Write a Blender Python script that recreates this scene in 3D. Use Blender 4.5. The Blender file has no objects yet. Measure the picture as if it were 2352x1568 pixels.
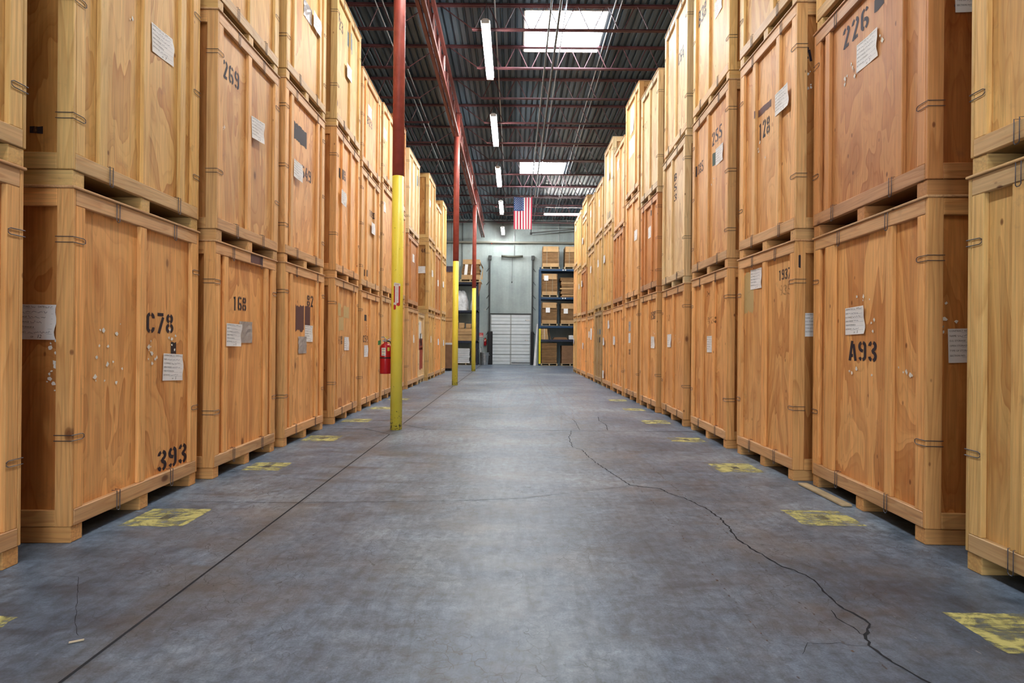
import bpy, bmesh, math, random
from mathutils import Matrix, Vector

rnd = random.Random(7)
sc = bpy.context.scene
COL = sc.collection
R = math.radians

# ------------------------------------------------------------------ camera, world, exposure
cd = bpy.data.cameras.new('camera')
cam = bpy.data.objects.new('camera', cd)
COL.objects.link(cam)
cd.lens = 20.0
cd.sensor_width = 36.0
cd.shift_x = -4 / 2352
cd.shift_y = -2 / 2352
cd.clip_start = 0.05
cam.matrix_world = Matrix.Translation((0, 0, 1.25)) @ Matrix.Rotation(R(90), 4, 'X') @ Matrix.Rotation(R(0.5), 4, 'Z')
sc.camera = cam

W = bpy.data.worlds.new('world')
sc.world = W
W.use_nodes = True
bgn = W.node_tree.nodes['Background']
bgn.inputs[0].default_value = (0.75, 0.85, 1.0, 1)
bgn.inputs[1].default_value = 0.4

vs = sc.view_settings
vs.view_transform = 'Standard'
vs.look = 'None'
vs.gamma = 1.0
vs.use_curve_mapping = False
vs.exposure = 1.68

cy = sc.cycles
cy.max_bounces = 7
cy.diffuse_bounces = 4
cy.glossy_bounces = 2
cy.transparent_max_bounces = 6
cy.adaptive_threshold = 0.04
cy.sample_clamp_indirect = 8.0

TUBE_L = 62.0        # radiance of the fluorescent tubes
FILL_L = 2.6         # radiance of the added fill panel behind the camera
SKY_L = 11.0         # radiance of the skylight panes


def zdeck(y):        # the roof falls gently towards the far wall
    return 7.92 - 0.02 * (y - 12.0)


# ------------------------------------------------------------------ node helpers
class NT:
    def __init__(s, name, rough=0.6, spec=0.35):
        s.m = bpy.data.materials.new(name)
        s.m.use_nodes = True
        s.t = s.m.node_tree
        s.b = s.t.nodes['Principled BSDF']
        s.b.inputs['Roughness'].default_value = rough
        s.b.inputs['Specular IOR Level'].default_value = spec

    def n(s, typ, **kw):
        nd = s.t.nodes.new('ShaderNode' + typ)
        for k, v in kw.items():
            if k.startswith('_'):
                nd.inputs[k[1:]].default_value = v
            else:
                setattr(nd, k, v)
        return nd

    def l(s, a, b):
        s.t.links.new(a, b)

    def noise(s, vec, scale, detail=2.0, rough=0.5, dist=0.0):
        nd = s.n('TexNoise', _Scale=scale, _Detail=detail, _Roughness=rough, _Distortion=dist)
        s.l(vec, nd.inputs['Vector'])
        return nd.outputs['Fac']

    def map(s, vec, scale=(1, 1, 1), loc=(0, 0, 0), rot=(0, 0, 0)):
        nd = s.n('Mapping')
        nd.inputs['Scale'].default_value = scale
        nd.inputs['Location'].default_value = loc
        nd.inputs['Rotation'].default_value = rot
        s.l(vec, nd.inputs['Vector'])
        return nd.outputs[0]

    def ramp(s, fac, stops, interp='LINEAR'):
        nd = s.n('ValToRGB')
        cr = nd.color_ramp
        cr.interpolation = interp
        while len(cr.elements) < len(stops):
            cr.elements.new(0.5)
        for e, (p, c) in zip(cr.elements, stops):
            e.position = p
            e.color = (c, c, c, 1) if not isinstance(c, (tuple, list)) else tuple(c) + (1,)
        s.l(fac, nd.inputs[0])
        return nd.outputs[0]

    def mix(s, fac, a, b, blend='MIX'):
        nd = s.n('MixRGB', blend_type=blend)
        for i, v in ((0, fac), (1, a), (2, b)):
            sock = nd.inputs[i]
            if hasattr(v, 'is_linked'):
                s.l(v, sock)
            elif isinstance(v, (int, float)):
                sock.default_value = v if i == 0 else (v, v, v, 1)
            else:
                sock.default_value = tuple(v) + (1,)
        return nd.outputs[0]

    def math(s, op, a, b=None):
        nd = s.n('Math', operation=op)
        for sock, v in ((nd.inputs[0], a), (nd.inputs[1], b)):
            if v is None:
                continue
            if hasattr(v, 'is_linked'):
                s.l(v, sock)
            else:
                sock.default_value = v
        return nd.outputs[0]

    def color(s, c):
        s.l(c, s.b.inputs['Base Color'])

    def bump(s, h, strength=0.2, dist=0.01):
        nd = s.n('Bump', _Strength=strength, _Distance=dist)
        s.l(h, nd.inputs['Height'])
        s.l(nd.outputs[0], s.b.inputs['Normal'])

    def coords(s, kind='Object'):
        return s.n('TexCoord').outputs[kind]


def flat(name, col, rough=0.6, spec=0.35, metal=0.0):
    t = NT(name, rough, spec)
    t.b.inputs['Base Color'].default_value = tuple(col) + (1,)
    t.b.inputs['Metallic'].default_value = metal
    return t.m


def mottled(name, col, var=0.15, scale=6.0, rough=0.6, spec=0.35, metal=0.0):
    t = NT(name, rough, spec)
    f = t.noise(t.coords(), scale, 4, 0.6)
    a = [c * (1 - var) for c in col]
    b = [min(1, c * (1 + var)) for c in col]
    t.color(t.ramp(f, [(0.3, a), (0.7, b)]))
    t.b.inputs['Metallic'].default_value = metal
    return t.m


def wood(name, axis, ply):
    t = NT(name, 0.5, 0.3)
    tc = t.n('TexCoord')
    oi = t.n('ObjectInfo')
    off = t.n('VectorMath', operation='SCALE')
    off.inputs[0].default_value = (17.3, 29.1, 41.7)
    t.l(oi.outputs['Random'], off.inputs['Scale'])
    add = t.n('VectorMath', operation='ADD')
    t.l(tc.outputs['Object'], add.inputs[0])
    t.l(off.outputs[0], add.inputs[1])
    v = add.outputs[0]
    k = 0.24 if ply else 0.09
    sc3 = [1.0, 1.0, 1.0]
    sc3['xyz'.index(axis)] = k
    p = t.map(v, sc3)
    if ply:
        h = t.noise(p, 2.1, 3.0, 0.52, 0.6)
        rings = t.math('FRACT', t.math('MULTIPLY', h, 6.5))
        fig = t.ramp(rings, [(0.0, 0.1), (0.46, 0.12), (0.54, 0.85), (0.92, 1.0), (0.985, 0.95), (1.0, 0.1)])
        thin = t.ramp(t.math('FRACT', t.math('MULTIPLY', h, 26.0)), [(0.0, 0.0), (0.6, 0.1), (0.9, 1.0), (1.0, 0.0)])
        fig = t.math('ADD', t.math('MULTIPLY', fig, 0.75), t.math('MULTIPLY', thin, 0.42))
        big = t.ramp(t.noise(v, 1.1, 3, 0.55), [(0.35, 0.0), (0.68, 1.0)])
        famt = t.math('ADD', 0.62, t.math('MULTIPLY', oi.outputs['Random'], 0.5))
    else:
        h = t.noise(p, 3.4, 2.0, 0.5, 0.25)
        rings = t.math('FRACT', t.math('MULTIPLY', h, 18.0))
        fig = t.ramp(rings, [(0.0, 0.0), (0.6, 0.3), (0.9, 1.0), (1.0, 0.0)])
        big = t.ramp(t.noise(v, 2.0, 3, 0.55), [(0.35, 0.0), (0.7, 1.0)])
        famt = 0.55
    fs = [70.0, 70.0, 70.0]
    fs['xyz'.index(axis)] = 2.2
    fine = t.noise(t.map(v, fs), 1.0, 3, 0.6)
    fin = t.ramp(fine, [(0.3, 0.8), (0.7, 1.12)])
    base = oi.outputs['Color']
    dark = t.mix(1.0, base, (0.64, 0.45, 0.33) if ply else (0.66, 0.48, 0.35), 'MULTIPLY')
    c = t.mix(t.math('MULTIPLY', fig, famt), base, dark)
    light = t.mix(1.0, base, (1.15, 1.2, 1.3), 'MULTIPLY')
    c = t.mix(t.math('MULTIPLY', big, 0.45), c, light)
    c = t.mix(1.0, c, fin, 'MULTIPLY')
    # knots
    vo = t.n('TexVoronoi', _Scale=2.6)
    ks = [1.0, 1.0, 1.0]
    ks['xyz'.index(axis)] = 0.55
    t.l(t.map(v, ks), vo.inputs['Vector'])
    sep = t.n('SeparateColor')
    t.l(vo.outputs['Color'], sep.inputs[0])
    on = t.math('GREATER_THAN', sep.outputs[0], 0.5)
    kd = t.ramp(vo.outputs['Distance'], [(0.035, 1.0), (0.06, 0.75), (0.075, 0.25), (0.15, 0.0)])
    kf = t.math('MULTIPLY', kd, on)
    c = t.mix(t.math('MULTIPLY', kf, 0.92), c, t.mix(1.0, base, (0.22, 0.13, 0.1), 'MULTIPLY'))
    vo2 = t.n('TexVoronoi', _Scale=7.5)
    t.l(t.map(v, ks), vo2.inputs['Vector'])
    sep2 = t.n('SeparateColor')
    t.l(vo2.outputs['Color'], sep2.inputs[0])
    pin = t.math('MULTIPLY', t.ramp(vo2.outputs['Distance'], [(0.03, 1.0), (0.065, 0.7), (0.09, 0.0)]), t.math('GREATER_THAN', sep2.outputs[0], 0.66))
    c = t.mix(t.math('MULTIPLY', pin, 0.9), c, t.mix(1.0, base, (0.25, 0.14, 0.11), 'MULTIPLY'))
    # grime scuffs
    gr = t.ramp(t.noise(v, 5.0, 5, 0.7), [(0.62, 0.0), (0.78, 1.0)])
    c = t.mix(t.math('MULTIPLY', gr, 0.32), c, (0.09, 0.06, 0.045))
    t.color(c)
    t.bump(fine, 0.12, 0.004)
    return t.m


M = {}
M['ply'] = wood('plywood', 'z', True)
M['bz'] = wood('board_upright', 'z', False)
M['by'] = wood('board_along_aisle', 'y', False)
M['bx'] = wood('board_across_aisle', 'x', False)
M['wire'] = flat('clip_wire', (0.075, 0.07, 0.085), 0.45, 0.5, 0.4)
M['paper'] = mottled('paper', (0.88, 0.89, 0.90), 0.05, 3.0, 0.7)
M['scrap'] = flat('paper_scrap', (0.82, 0.80, 0.74), 0.8)
M['ink'] = flat('printing_ink', (0.03, 0.03, 0.045), 0.7)
M['pen'] = flat('pen_ink', (0.12, 0.13, 0.2), 0.7)
M['pouch'] = mottled('plastic_pouch', (0.42, 0.40, 0.40), 0.15, 14.0, 0.25, 0.5)


def spray(name, col, cover):
    t = NT(name, 0.6)
    t.b.inputs['Base Color'].default_value = tuple(col) + (1,)
    tr = t.n('BsdfTransparent')
    mx = t.n('MixShader')
    c = t.coords()
    f = t.math('ADD', t.math('MULTIPLY', t.noise(c, 9, 4, 0.7), 0.6), t.math('MULTIPLY', t.noise(t.map(c, (60, 60, 6)), 1, 3, 0.6), 0.4))
    t.l(t.ramp(f, [(cover - 0.08, 1.0), (cover + 0.08, 0.12)]), mx.inputs[0])
    t.l(t.b.outputs[0], mx.inputs[1])
    t.l(tr.outputs[0], mx.inputs[2])
    # first input is the paint, ramp near 1 shows the wood through worn spots
    t.l(mx.outputs[0], t.t.nodes['Material Output'].inputs[0])
    return t.m


M['stencil'] = spray('stencil_paint', (0.018, 0.012, 0.028), 0.30)
M['faint'] = spray('faded_stencil', (0.16, 0.075, 0.03), 0.52)
M['pk'] = spray('black_spray', (0.025, 0.02, 0.03), 0.34)
M['pv'] = spray('purple_spray', (0.13, 0.055, 0.055), 0.30)
M['pw'] = spray('pale_paint', (0.62, 0.47, 0.22), 0.34)
M['pW'] = spray('white_paint', (0.8, 0.8, 0.8), 0.30)
M['pd'] = spray('red_paint', (0.36, 0.055, 0.03), 0.34)
M['pu'] = spray('blue_grey_paint', (0.16, 0.22, 0.27), 0.30)
M['pg'] = spray('green_paint', (0.02, 0.075, 0.07), 0.30)


# ------------------------------------------------------------------ mesh builder
class MB:
    def __init__(s):
        s.v, s.f, s.mi = [], [], []

    def add(s, verts, faces, mi=0):
        o = len(s.v)
        s.v += [tuple(p) for p in verts]
        for f in faces:
            s.f.append([o + i for i in f])
            s.mi.append(mi)
        return s

    def box(s, x0, x1, y0, y1, z0, z1, c=0.0, mi=0):
        x0, x1 = min(x0, x1), max(x0, x1)
        y0, y1 = min(y0, y1), max(y0, y1)
        z0, z1 = min(z0, z1), max(z0, z1)
        c = min(c, 0.45 * min(x1 - x0, y1 - y0, z1 - z0))
        X, Y, Z = (x0, x1), (y0, y1), (z0, z1)
        if c <= 0:
            vv = [(X[i], Y[j], Z[k]) for i in (0, 1) for j in (0, 1) for k in (0, 1)]
            return s.add(vv, [(0, 1, 3, 2), (4, 6, 7, 5), (0, 4, 5, 1), (2, 3, 7, 6), (0, 2, 6, 4), (1, 5, 7, 3)], mi)
        vv = []
        for i in (0, 1):
            for j in (0, 1):
                for k in (0, 1):
                    a = X[i] + (c if i == 0 else -c)
                    b = Y[j] + (c if j == 0 else -c)
                    d = Z[k] + (c if k == 0 else -c)
                    vv += [(X[i], b, d), (a, Y[j], d), (a, b, Z[k])]
        q = lambda i, j, k, t: (i * 4 + j * 2 + k) * 3 + t
        F = []
        for i in (0, 1):
            F.append([q(i, 0, 0, 0), q(i, 0, 1, 0), q(i, 1, 1, 0), q(i, 1, 0, 0)])
            F.append([q(0, i, 0, 1), q(0, i, 1, 1), q(1, i, 1, 1), q(1, i, 0, 1)])
            F.append([q(0, 0, i, 2), q(0, 1, i, 2), q(1, 1, i, 2), q(1, 0, i, 2)])
        for a in (0, 1):
            for b in (0, 1):
                F.append([q(a, b, 0, 0), q(a, b, 1, 0), q(a, b, 1, 1), q(a, b, 0, 1)])
                F.append([q(a, 0, b, 0), q(a, 1, b, 0), q(a, 1, b, 2), q(a, 0, b, 2)])
                F.append([q(0, a, b, 1), q(1, a, b, 1), q(1, a, b, 2), q(0, a, b, 2)])
                for k in (0, 1):
                    F.append([q(a, b, k, 0), q(a, b, k, 1), q(a, b, k, 2)])
        return s.add(vv, F, mi)

    def tube(s, path, r, n=6, mi=0, cap=True):
        P = [Vector(p) for p in path]
        rings = []
        up = Vector((0.123, 0.321, 0.94)).normalized()
        for i, p in enumerate(P):
            d = (P[min(i + 1, len(P) - 1)] - P[max(i - 1, 0)]).normalized()
            a = d.cross(up)
            if a.length < 1e-4:
                a = d.cross(Vector((1, 0, 0)))
            a.normalize()
            b = d.cross(a)
            rr = r[i] if isinstance(r, (list, tuple)) else r
            rings.append([p + (a * math.cos(2 * math.pi * k / n) + b * math.sin(2 * math.pi * k / n)) * rr for k in range(n)])
        vv = [x for ring in rings for x in ring]
        F = []
        for i in range(len(P) - 1):
            for k in range(n):
                F.append((i * n + k, i * n + (k + 1) % n, (i + 1) * n + (k + 1) % n, (i + 1) * n + k))
        if cap:
            F.append(tuple(range(n)))
            F.append(tuple((len(P) - 1) * n + k for k in range(n)))
        return s.add(vv, F, mi)

    def lathe(s, prof, cx=0, cy=0, n=20, mi=0, cap=True):
        vv = [(cx + r * math.cos(2 * math.pi * k / n), cy + r * math.sin(2 * math.pi * k / n), z) for r, z in prof for k in range(n)]
        F = []
        for i in range(len(prof) - 1):
            for k in range(n):
                F.append((i * n + k, i * n + (k + 1) % n, (i + 1) * n + (k + 1) % n, (i + 1) * n + k))
        if cap:
            F.append(tuple(range(n)))
            F.append(tuple((len(prof) - 1) * n + k for k in range(n)))
        return s.add(vv, F, mi)

    def mesh(s, name, mats, smooth=False, fix=True):
        me = bpy.data.meshes.new(name)
        me.from_pydata(s.v, [], s.f)
        for m in (mats if isinstance(mats, (list, tuple)) else [mats]):
            me.materials.append(m)
        me.polygons.foreach_set('material_index', s.mi)
        if fix:
            bm = bmesh.new()
            bm.from_mesh(me)
            bmesh.ops.recalc_face_normals(bm, faces=bm.faces)
            bm.to_mesh(me)
            bm.free()
        if smooth:
            me.polygons.foreach_set('use_smooth', [True] * len(me.polygons))
        me.update()
        return me

    def build(s, name, mats, parent=None, color=None, smooth=False, fix=True, loc=None):
        return link(name, s.mesh(name, mats, smooth, fix), parent, color, loc)


def link(name, me, parent=None, color=None, loc=None):
    o = bpy.data.objects.new(name, me)
    COL.objects.link(o)
    if parent:
        o.parent = parent
    if loc:
        o.location = loc
    if color:
        o.color = tuple(color) + (1,)
    return o


def tag(o, label, cat, group=None, kind=None):
    o['label'] = label
    o['category'] = cat
    if group:
        o['group'] = group
    if kind:
        o['kind'] = kind
    return o


def thing(name, label, cat, loc=(0, 0, 0), rz=0.0, group=None, kind=None):
    o = bpy.data.objects.new(name, None)
    o.empty_display_size = 0.1
    COL.objects.link(o)
    o.location = loc
    o.rotation_euler = (0, 0, rz)
    return tag(o, label, cat, group, kind)


def struct(o, label, cat):
    return tag(o, label, cat, kind='structure')


# ------------------------------------------------------------------ lettering
def arc(cx, cy, rx, ry, a0, a1, n=7):
    return [(cx + rx * math.cos(R(a0 + (a1 - a0) * i / n)), cy + ry * math.sin(R(a0 + (a1 - a0) * i / n))) for i in range(n + 1)]


_h = 0.08
GL = {
    '0': [arc(.25, .76, .17, .16, 105, 180) + arc(.25, .24, .17, .16, 180, 255), arc(.25, .76, .17, .16, 75, 0) + arc(.25, .24, .17, .16, 0, -75)],
    '1': [[(.1, .8), (.25, .92), (.25, 0)]],
    '2': [arc(.25, .74, .17, .18, 185, 105), arc(.25, .74, .17, .18, 75, -30) + [(.1, 0)], [(.2, .08), (.43, .08)]],
    '3': [arc(.24, .74, .17, .18, 175, 105), arc(.24, .74, .18, .18, 75, -70, 9) + [(.26, .52)] + arc(.24, .26, .19, .2, 75, -75, 9), arc(.24, .26, .17, .18, 255, 185)],
    '4': [[(.3, 1), (.06, .3), (.44, .3)], [(.36, .62), (.36, 0)]],
    '5': [[(.42, .92), (.12, .92), (.1, .55)], [(.16, .56)] + arc(.22, .28, .2, .24, 80, -75, 9), arc(.22, .26, .16, .18, 255, 190)],
    '6': [arc(.26, .74, .18, .18, 100, 180) + arc(.26, .26, .18, .18, 180, 255), arc(.26, .74, .16, .18, 75, 20), [(.2, .5)] + arc(.26, .28, .17, .2, 80, -75, 9)],
    '7': [[(.05, .92), (.44, .92)], [(.42, .8), (.14, 0)]],
    '8': [arc(.24, .74, .15, .18, 105, 255), arc(.24, .74, .15, .18, 75, -75), arc(.24, .26, .18, .18, 105, 255), arc(.24, .26, .18, .18, 75, -75)],
    '9': [arc(.24, .26, .18, .18, -80, 0) + arc(.24, .74, .18, .18, 0, 75), arc(.24, .26, .16, .18, 255, 200), [(.3, .5)] + arc(.24, .72, .17, .2, 260, 105, 9)],
    'A': [[(.06, 0), (.22, 1)], [(.3, .84), (.44, 0)], [(.16, .26), (.27, .26)]],
    'B': [[(.1, 0), (.1, 1)], [(.17, .93)] + arc(.24, .74, .16, .19, 80, -75, 8), [(.17, .46)] + arc(.24, .26, .19, .19, 75, -80, 8) + [(.17, .07)]],
    'C': [arc(.25, .74, .17, .18, 105, 180) + arc(.25, .26, .17, .18, 180, 255), arc(.25, .74, .17, .18, 75, -8), arc(.25, .26, .17, .18, -75, 8)],
    '-': [[(.12, .5), (.38, .5)]],
    'X': [[(.06, 0), (.44, 1)], [(.06, 1), (.44, 0)], [(.0, .5), (.5, .5)]],
}
ADV = 0.62


def strip(pts, t):
    out = []
    n = len(pts)
    P = [Vector(p) for p in pts]
    L = []
    for i, p in enumerate(P):
        d = (P[min(i + 1, n - 1)] - P[max(i - 1, 0)])
        if d.length < 1e-6:
            d = Vector((1, 0))
        d.normalize()
        nn = Vector((-d.y, d.x)) * t / 2
        L.append((p + nn, p - nn))
    for i in range(n - 1):
        out.append([L[i][0], L[i][1], L[i + 1][1], L[i + 1][0]])
    return out


def stencil_quads(text, width, height, t=0.15, vertical=False):
    """quads centred on the origin, in metres"""
    q = []
    if vertical:
        n = len(text)
        for i, ch in enumerate(text):
            for st in GL[ch]:
                for quad in strip(st, t):
                    q.append([((p[0] - .25) / .5 * width, (0.5 - (i + 0.5) / n) * height + (p[1] - .5) * height / n * .72) for p in quad])
        return q
    tw = ADV * (len(text) - 1) + 0.5
    for i, ch in enumerate(text):
        for st in GL.get(ch, []):
            for quad in strip(st, t):
                q.append([((p[0] + i * ADV - tw / 2) / tw * width, (p[1] - .5) * height) for p in quad])
    return q


_fc = {}


def font_polys(text):
    """(verts, faces) of a line of plain block lettering, cap height about 0.7, origin at the left of the baseline"""
    if text in _fc:
        return _fc[text]
    cu = bpy.data.curves.new('lettering', 'FONT')
    cu.body = text
    cu.resolution_u = 2
    ob = bpy.data.objects.new('lettering', cu)
    COL.objects.link(ob)
    me = bpy.data.meshes.new_from_object(ob)
    vv = [(v.co.x, v.co.y) for v in me.vertices]
    ff = [tuple(p.vertices) for p in me.polygons]
    bpy.data.objects.remove(ob)
    bpy.data.curves.remove(cu)
    bpy.data.meshes.remove(me)
    _fc[text] = (vv, ff)
    return vv, ff


def text_width(text):
    vv, _ = font_polys(text)
    return max(v[0] for v in vv) - min(v[0] for v in vv)

# ------------------------------------------------------------------ setting: floor
YW = 29.75           # far wall
XL, XR, YB = -9.0, 8.2, -7.0


def floor_mat():
    t = NT('concrete_floor', 0.5, 0.5)
    v = t.coords()
    n1 = t.noise(v, 0.55, 5, 0.62, 0.3)
    n2 = t.noise(t.map(v, (1.0, 3.0, 1)), 1.7, 6, 0.65, 0.5)
    n3 = t.noise(v, 16, 5, 0.7, 0.4)
    sw = t.noise(t.map(v, (6, 1.1, 1), rot=(0, 0, R(22))), 2.2, 4, 0.65, 1.2)
    c = t.ramp(n1, [(0.3, (0.052, 0.08, 0.122)), (0.5, (0.128, 0.172, 0.24)), (0.7, (0.26, 0.315, 0.375))])
    c = t.mix(0.85, c, t.ramp(n2, [(0.3, 0.5), (0.5, 1.0), (0.72, 1.3)]), 'MULTIPLY')
    c = t.mix(0.9, c, t.ramp(n3, [(0.3, 0.45), (0.55, 1.0), (0.72, 1.35)]), 'MULTIPLY')
    c = t.mix(0.7, c, t.ramp(sw, [(0.3, 0.55), (0.5, 1.0), (0.7, 1.25)]), 'MULTIPLY')
    # brown staining
    br = t.ramp(t.noise(v, 0.9, 5, 0.65), [(0.5, 0.0), (0.68, 1.0)])
    c = t.mix(t.math('MULTIPLY', br, 0.35), c, (0.20, 0.155, 0.115))
    # dirt gathered along the joint of the columns
    sx = t.n('SeparateXYZ')
    t.l(v, sx.inputs[0])
    dj = t.math('ABSOLUTE', t.math('ADD', sx.outputs[0], 1.63))
    dj = t.math('ADD', dj, t.math('MULTIPLY', t.math('SUBTRACT', n2, 0.5), 0.25))
    c = t.mix(t.ramp(dj, [(0.0, 0.5), (0.06, 0.32), (0.2, 0.0)]), c, (0.085, 0.078, 0.07))
    # fine crazing
    vo = t.n('TexVoronoi', feature='DISTANCE_TO_EDGE', _Scale=13.0)
    wv = t.n('VectorMath', operation='ADD')
    nz = t.n('TexNoise', _Scale=5.0, _Detail=3.0)
    t.l(v, nz.inputs['Vector'])
    sv = t.n('VectorMath', operation='SCALE', _Scale=0.16)
    t.l(nz.outputs['Color'], sv.inputs[0])
    t.l(v, wv.inputs[0])
    t.l(sv.outputs[0], wv.inputs[1])
    t.l(wv.outputs[0], vo.inputs['Vector'])
    ln = t.ramp(vo.outputs['Distance'], [(0.0, 1.0), (0.010, 0.9), (0.020, 0.0)])
    mk = t.ramp(t.noise(v, 0.8, 3, 0.6), [(0.42, 0.0), (0.56, 1.0)])
    brk = t.ramp(t.noise(v, 6, 3, 0.6), [(0.42, 0.0), (0.55, 1.0)])
    c = t.mix(t.math('MULTIPLY', t.math('MULTIPLY', ln, mk), t.math('MULTIPLY', brk, 0.95)), c, (0.025, 0.03, 0.04))
    # scuffs and specks
    sp = t.ramp(t.noise(t.map(v, (26, 60, 1), rot=(0, 0, R(35))), 1.0, 4, 0.75), [(0.66, 0.0), (0.72, 1.0)])
    c = t.mix(t.math('MULTIPLY', sp, 0.75), c, (0.05, 0.055, 0.065))
    sp2 = t.ramp(t.noise(t.map(v, (34, 8, 1), rot=(0, 0, R(-18))), 1.0, 3, 0.7), [(0.69, 0.0), (0.75, 1.0)])
    c = t.mix(t.math('MULTIPLY', sp2, 0.4), c, (0.5, 0.5, 0.48))
    gr = t.noise(v, 110, 3, 0.7)
    c = t.mix(0.7, c, t.ramp(gr, [(0.3, 0.6), (0.5, 1.0), (0.7, 1.3)]), 'MULTIPLY')
    t.color(c)
    t.l(t.ramp(n2, [(0.3, 0.36), (0.7, 0.52)]), t.b.inputs['Roughness'])
    t.bump(n3, 0.08, 0.004)
    return t.m


def worn(name, col, cover, sc_=8.0, rough=0.55):
    t = NT(name, rough)
    c = t.coords()
    n = t.noise(c, sc_, 6, 0.72, 0.6)
    k = t.noise(t.map(c, (3, 22, 1), rot=(0, 0, R(20))), 1.5, 4, 0.7)
    f = t.math('ADD', t.math('MULTIPLY', n, 0.6), t.math('MULTIPLY', k, 0.4))
    t.color(t.ramp(n, [(0.3, [x * 0.65 for x in col]), (0.6, col)]))
    tr = t.n('BsdfTransparent')
    mx = t.n('MixShader')
    t.l(t.ramp(f, [(cover - 0.06, 0.9), (cover + 0.06, 0.12)]), mx.inputs[0])
    t.l(t.b.outputs[0], mx.inputs[1])
    t.l(tr.outputs[0], mx.inputs[2])
    t.l(mx.outputs[0], t.t.nodes['Material Output'].inputs[0])
    return t.m


M['floor'] = floor_mat()
M['crack'] = flat('crack_fill', (0.028, 0.03, 0.036), 0.9, 0.1)
M['stain'] = worn('floor_stain', (0.10, 0.095, 0.09), 0.50, 5.0)
M['rust'] = worn('rust_trail', (0.17, 0.095, 0.045), 0.55, 22.0)
M['tyre'] = worn('tyre_track', (0.58, 0.60, 0.62), 0.66, 3.0, 0.38)
M['yellow'] = worn('floor_paint', (0.62, 0.59, 0.22), 0.49, 7.0)

fb = MB()
fb.add([(XL, YB, 0), (XR, YB, 0), (XR, YW, 0), (XL, YW, 0)], [(0, 1, 2, 3)], 0)


def floor_line(pts, w, mi, z=0.0012, jit=0.0, taper=False):
    n = len(pts)
    if jit:
        P = []
        for a, b in zip(pts[:-1], pts[1:]):
            d = math.dist(a, b)
            k = max(1, int(d / 0.028))
            for i in range(k):
                f = i / k
                P.append((a[0] + (b[0] - a[0]) * f + rnd.uniform(-jit, jit) * (i > 0), a[1] + (b[1] - a[1]) * f + rnd.uniform(-jit, jit) * (i > 0)))
        P.append(pts[-1])
        pts = P
    n = len(pts)
    L = []
    for i, p in enumerate(pts):
        a, b = Vector(pts[max(i - 1, 0)]), Vector(pts[min(i + 1, n - 1)])
        d = (b - a).normalized()
        ww = w * (0.6 + 0.8 * rnd.random()) / 2 if jit else w / 2
        if taper:
            ww *= max(0.15, 1 - i / n)
        L.append(((p[0] - d.y * ww, p[1] + d.x * ww, z), (p[0] + d.y * ww, p[1] - d.x * ww, z)))
    vv = [x for a in L for x in a]
    fb.add(vv, [(2 * i, 2 * i + 1, 2 * i + 3, 2 * i + 2) for i in range(n - 1)], mi)


CX = -1.63
# saw-cut joint along the column line
for a, b in ((YB + .1, 7.5), (8.45, 15.35), (16.25, 22.65), (23.55, YW - .05)):
    floor_line([(CX - .003, a), (CX + .003, b)], 0.013, 1)
for cy in (7.95, 15.8, 23.1):
    d = 0.44
    floor_line([(CX - d, cy), (CX, cy + d), (CX + d, cy), (CX, cy - d), (CX - d, cy)], 0.013, 1)
    floor_line([(CX + d, cy), (2.52 if cy < 20 else 2.4, cy - .02)], 0.011, 1, jit=0.004)
    floor_line([(CX - d, cy), (-2.66, cy)], 0.011, 1)
main_crack = [(0.813, 7.935), (0.73, 7.395), (0.701, 6.726), (0.79, 6.569), (0.83, 6.084), (0.886, 5.686), (0.956, 5.321), (1.02, 4.955), (1.257, 4.846), (1.287, 4.708), (1.384, 4.543), (1.46, 4.263), (1.48, 4.074), (1.462, 3.837), (1.433, 3.594), (1.46, 3.423), (1.503, 3.211), (1.585, 3.069), (1.592, 2.965), (1.569, 2.827), (1.564, 2.702), (1.589, 2.617), (1.599, 2.537), (1.546, 2.464), (1.519, 2.442), (1.481, 2.357), (1.489, 2.286), (1.513, 2.198), (1.534, 2.122), (1.55, 2.06), (1.60, 1.7)]
floor_line(main_crack[:8], 0.008, 1, jit=0.011)
floor_line(main_crack[7:14], 0.010, 1, jit=0.011)
floor_line(main_crack[13:], 0.011, 1, jit=0.008)
floor_line([(1.498, 2.666), (1.48, 2.59), (1.508, 2.508), (1.503, 2.452), (1.519, 2.442)], 0.005, 1, jit=0.004)
floor_line([(1.473, 2.351), (1.398, 2.359), (1.371, 2.379), (1.327, 2.368), (1.237, 2.374), (1.17, 2.284)], 0.002, 1, jit=0.004)
floor_line([(-2.512, 4.337), (-1.584, 4.342), (-0.429, 4.425), (0.08, 4.514), (0.516, 4.71), (1.013, 4.925)], 0.004, 1, jit=0.006)
floor_line([(1.334, 8.0), (1.397, 8.545), (1.355, 8.96), (1.41, 9.425)], 0.008, 1, jit=0.006)
floor_line([(0.941, 8.0), (0.961, 8.746), (0.955, 9.134)], 0.006, 1, jit=0.006)
floor_line([(-2.402, 2.974), (-2.255, 2.961), (-2.054, 2.692), (-1.908, 2.487), (-1.809, 2.379)], 0.0018, 1, jit=0.004)
# rusty wheel trails
for x0 in (1.085, 1.40):
    for i in range(60):
        y = 2.05 + i * 0.062 + rnd.uniform(-.012, .012)
        x = x0 + 0.012 * math.sin(y * 2) + rnd.uniform(-.006, .006) + (0.06 if x0 > 1.3 and y < 2.3 else 0)
        l = rnd.uniform(.012, .04)
        floor_line([(x, y), (x + rnd.uniform(-.003, .003), y + l)], rnd.uniform(.006, .013), 3, 0.0009)
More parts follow.
